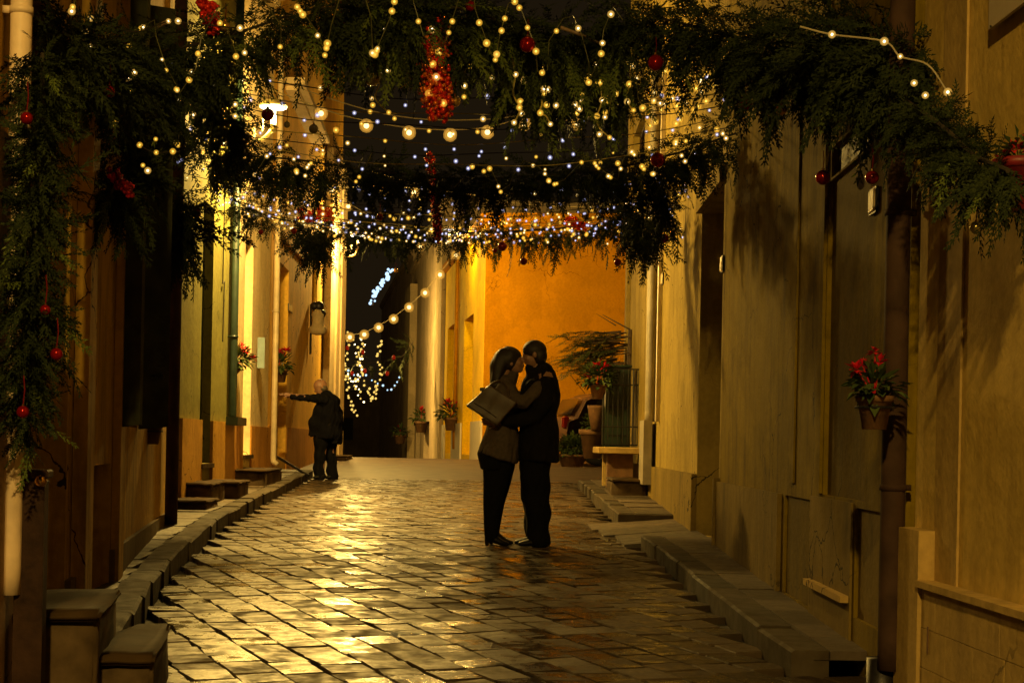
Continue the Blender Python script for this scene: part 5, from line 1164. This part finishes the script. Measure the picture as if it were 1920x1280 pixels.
h_.add([hc + Vector((-.022 + v[0] * .108, v[1] * .092, .026 + v[2] * .104)) for v in t.v], t.f)
loft(h_, [(pp3(945, 668, 0), .085, .09), (pp3(935, 690, 0), .075, .098), (pp3(931, 712, -.01), .060, .10), (pp3(929, 735, -.01), .045, .09), (pp3(928, 752, -.01), .025, .06)])
meld(h_, 'hair', 'dark_hair', wm, .009, 2, .010)
j = MB()
loft(j, [(pp3(933, 858, 0), .178, .235), (pp3(941, 832, 0), .165, .215), (pp3(940, 800, 0), .130, .175), (pp3(945, 765, 0), .125, .185), (pp3(946, 735, 0), .12, .19), (pp3(944, 716, 0), .085, .12)], 26, True)
loft(j, [(pp3(944, 732, -.16), .085, .075), (pp3(962, 750, -.225), .070, .064), (pp3(980, 754, -.25), .062, .056), (pp3(1000, 738, -.235), .054, .050), (pp3(1012, 724, -.205), .045, .042)])
loft(j, [(pp3(946, 730, .16), .08, .07), (pp3(978, 744, .25), .058, .052), (pp3(1012, 716, .2), .044, .042)])
loft(j, [(pp3(950, 722, .0), .08, .10), (pp3(958, 708, .0), .060, .07), (pp3(963, 701, .0), .040, .05)])
meld(j, 'jacket', 'taupe_jacket', wm, .011, 4, .013)
s_ = MB(); loft(s_, [(pp3(924, 880, 0), .105, .19), (pp3(925, 850, 0), .140, .20)], 24, True); meld(s_, 'dress_hem', 'black_cloth', wm, .013, 4)
tr = MB()
loft(tr, [(pp3(932, 868, -.07), .125, .09), (pp3(929, 905, -.07), .105, .09), (pp3(923, 945, -.07), .080, .072), (pp3(921, 985, -.065), .064, .06), (pp3(921, 1005, -.06), .058, .055)])
loft(tr, [(pp3(940, 868, .08), .125, .09), (pp3(936, 905, .08), .10, .09), (pp3(929, 945, .08), .078, .07), (pp3(925, 985, .085), .062, .058), (pp3(924, 1004, .09), .056, .052)])
meld(tr, 'leggings', 'black_cloth', wm, .012, 4)
for dy, hx, tx in ((-.06, 914, 951), (.09, 922, 960)):
    s_ = MB(); a, e = pp3(hx, 1020, dy), pp3(tx, 1022, dy); a.z = e.z = gz
    loft(s_, [(a + Vector((.02, 0, .17)), .048, .046), (a + Vector((.015, 0, .10)), .046, .044), (a + Vector((.03, 0, .075)), .045, .042), (a.lerp(e, .45) + Vector((0, 0, .050)), .034, .040), (a.lerp(e, .75) + Vector((0, 0, .028)), .024, .042), (e + Vector((0, 0, .020)), .018, .03)], 14)
    loft(s_, [(a + Vector((.0, 0, .06)), .028, .028), (a + Vector((-.004, 0, .012)), .018, .018)], 10); meld(s_, 'boot', 'shoe_leather', wm, .008, 3)
# handbag held at her back
bg_ = thing('handbag', 'large brown handbag hanging tilted at the woman\'s elbow', 'handbag', pp3(922, 760, -.30))
m = MB(); q = [(874, 762), (917, 724), (968, 756), (931, 799)]
def patch(k0, k1, dy): return [pp3(x, y, dy) for x, y in q]
fr = patch(0, 0, -.35); bk = patch(0, 0, -.26); m.v = [tuple(v) for v in fr + bk]; m.f = [(3, 2, 1, 0), (4, 5, 6, 7)] + [(i, (i + 1) % 4, 4 + (i + 1) % 4, 4 + i) for i in range(4)]
cen = sum(fr, Vector()) / 4; meld(m, 'bag_body', 'bag_brown', bg_, .010, 4, .006)
m = MB(); m.tube([pp3(889, 757, -.352), pp3(908, 768, -.353), pp3(930, 784, -.352)], .004, 6); m.build('seam', 'dark_wood', bg_)
m = MB(); m.tube(catmull([pp3(912, 732, -.30), pp3(922, 722, -.28), pp3(938, 716, -.20), pp3(950, 730, -.25), pp3(954, 748, -.28)], 5), .011, 7); m.build('strap', 'bag_brown', bg_, True)
m = MB(); m.box(pp3(905, 732, -.31), (.05, .04, .03), 0, .006); m.build('buckle', 'iron', bg_)

# ---- old man
Yo = 23.8; go = g(Yo)
def po(px, py, dy): v = at(px, py, Yo); return Vector((v.x, Yo + dy, v.z))
om = thing('person', 'stooping bald old man in dark coat, one arm stretched towards the wall', 'person', (po(608, 905, 0).x, Yo, go))
b = MB(); hc = po(601, 726, 0); f = Vector((-.85, -.30, -.42)); head(b, hc, .108, f, Vector((-.4, 0, 1)))
loft(b, [(po(614, 745, .02), .065, .065), (po(608, 733, 0), .058, .058)])
loft(b, [(po(612, 815, 0), .10, .13), (po(615, 790, 0), .12, .14), (po(618, 762, 0), .11, .16), (po(616, 748, 0), .09, .14)])
loft(b, [(po(606, 822, -.08), .085, .085), (po(603, 862, -.08), .062, .062), (po(603, 896, -.08), .045, .045)]); loft(b, [(po(616, 822, .09), .085, .085), (po(620, 862, .1), .062, .062), (po(622, 898, .1), .045, .045)])
ww = po(548, 742, -.16); loft(b, [(po(612, 750, -.18), .055, .055), (po(580, 745, -.2), .042, .042), (ww, .030, .030)]); hand(b, ww, Vector((-1, 0, .12)), Vector((0, -.3, 1)), 1.15, .12, 1)
ww = po(634, 812, .16); loft(b, [(po(624, 758, .18), .055, .055), (po(630, 790, .20), .035, .035), (ww, .030, .030)]); hand(b, ww, Vector((-.1, 0, -1)), Vector((1, 0, 0)), 1.0, .4, 1)
meld(b, 'body', 'skin', om, .008, 3)
h_ = MB(); t = MB(); t.ball((0, 0, 0), 1, 14); h_.add([hc + Vector((.045 + v[0] * .070, v[1] * .092, -.018 + v[2] * .060)) for v in t.v], t.f); meld(h_, 'hair', 'grey_hair', om, .01, 2)
c_ = MB()
loft(c_, [(po(613, 822, 0), .205, .23), (po(615, 790, 0), .178, .22), (po(617, 768, 0), .172, .23), (po(616, 753, 0), .165, .22), (po(613, 741, 0), .10, .12)], 26, True)
loft(c_, [(po(612, 752, -.17), .10, .09), (po(588, 748, -.2), .060, .058), (po(566, 745, -.19), .050, .048), (po(550, 743, -.165), .047, .044)])
loft(c_, [(po(622, 756, .18), .09, .08), (po(634, 785, .23), .07, .07), (po(634, 806, .18), .055, .055)])
loft(c_, [(po(592, 817, -.12), .115, .045), (po(594, 790, -.14), .10, .05), (po(602, 762, -.12), .08, .06)], 18, True)
loft(c_, [(po(629, 830, .02), .105, .16), (po(630, 790, .0), .095, .18), (po(623, 757, .0), .095, .17)], 20, True)
meld(c_, 'coat', 'navy_coat', om, .013, 3, .022)
tr = MB(); loft(tr, [(po(604, 812, -.08), .125, .11), (po(602, 845, -.09), .092, .09), (po(599, 870, -.09), .080, .08), (po(600, 900, -.09), .082, .08)]); loft(tr, [(po(614, 812, .09), .12, .11), (po(618, 845, .1), .092, .09), (po(621, 870, .1), .080, .08), (po(623, 900, .1), .080, .08)])
meld(tr, 'trousers', 'black_cloth', om, .013, 3, .016)
for dy, hx, tx in ((-.09, 608, 590), (.10, 629, 611)):
    s_ = MB(); a, e = po(hx, 905, dy), po(tx, 905, dy - .05); a.z = e.z = g(Yo); loft(s_, [(a + Vector((0, 0, .05)), .05, .045), (a.lerp(e, .35) + Vector((0, 0, .05)), .05, .05), (a.lerp(e, .7) + Vector((0, 0, .036)), .034, .052), (e + Vector((0, 0, .026)), .022, .04)], 12); meld(s_, 'shoe', 'shoe_leather', om, .01, 3)
bpy.context.view_layer.update()
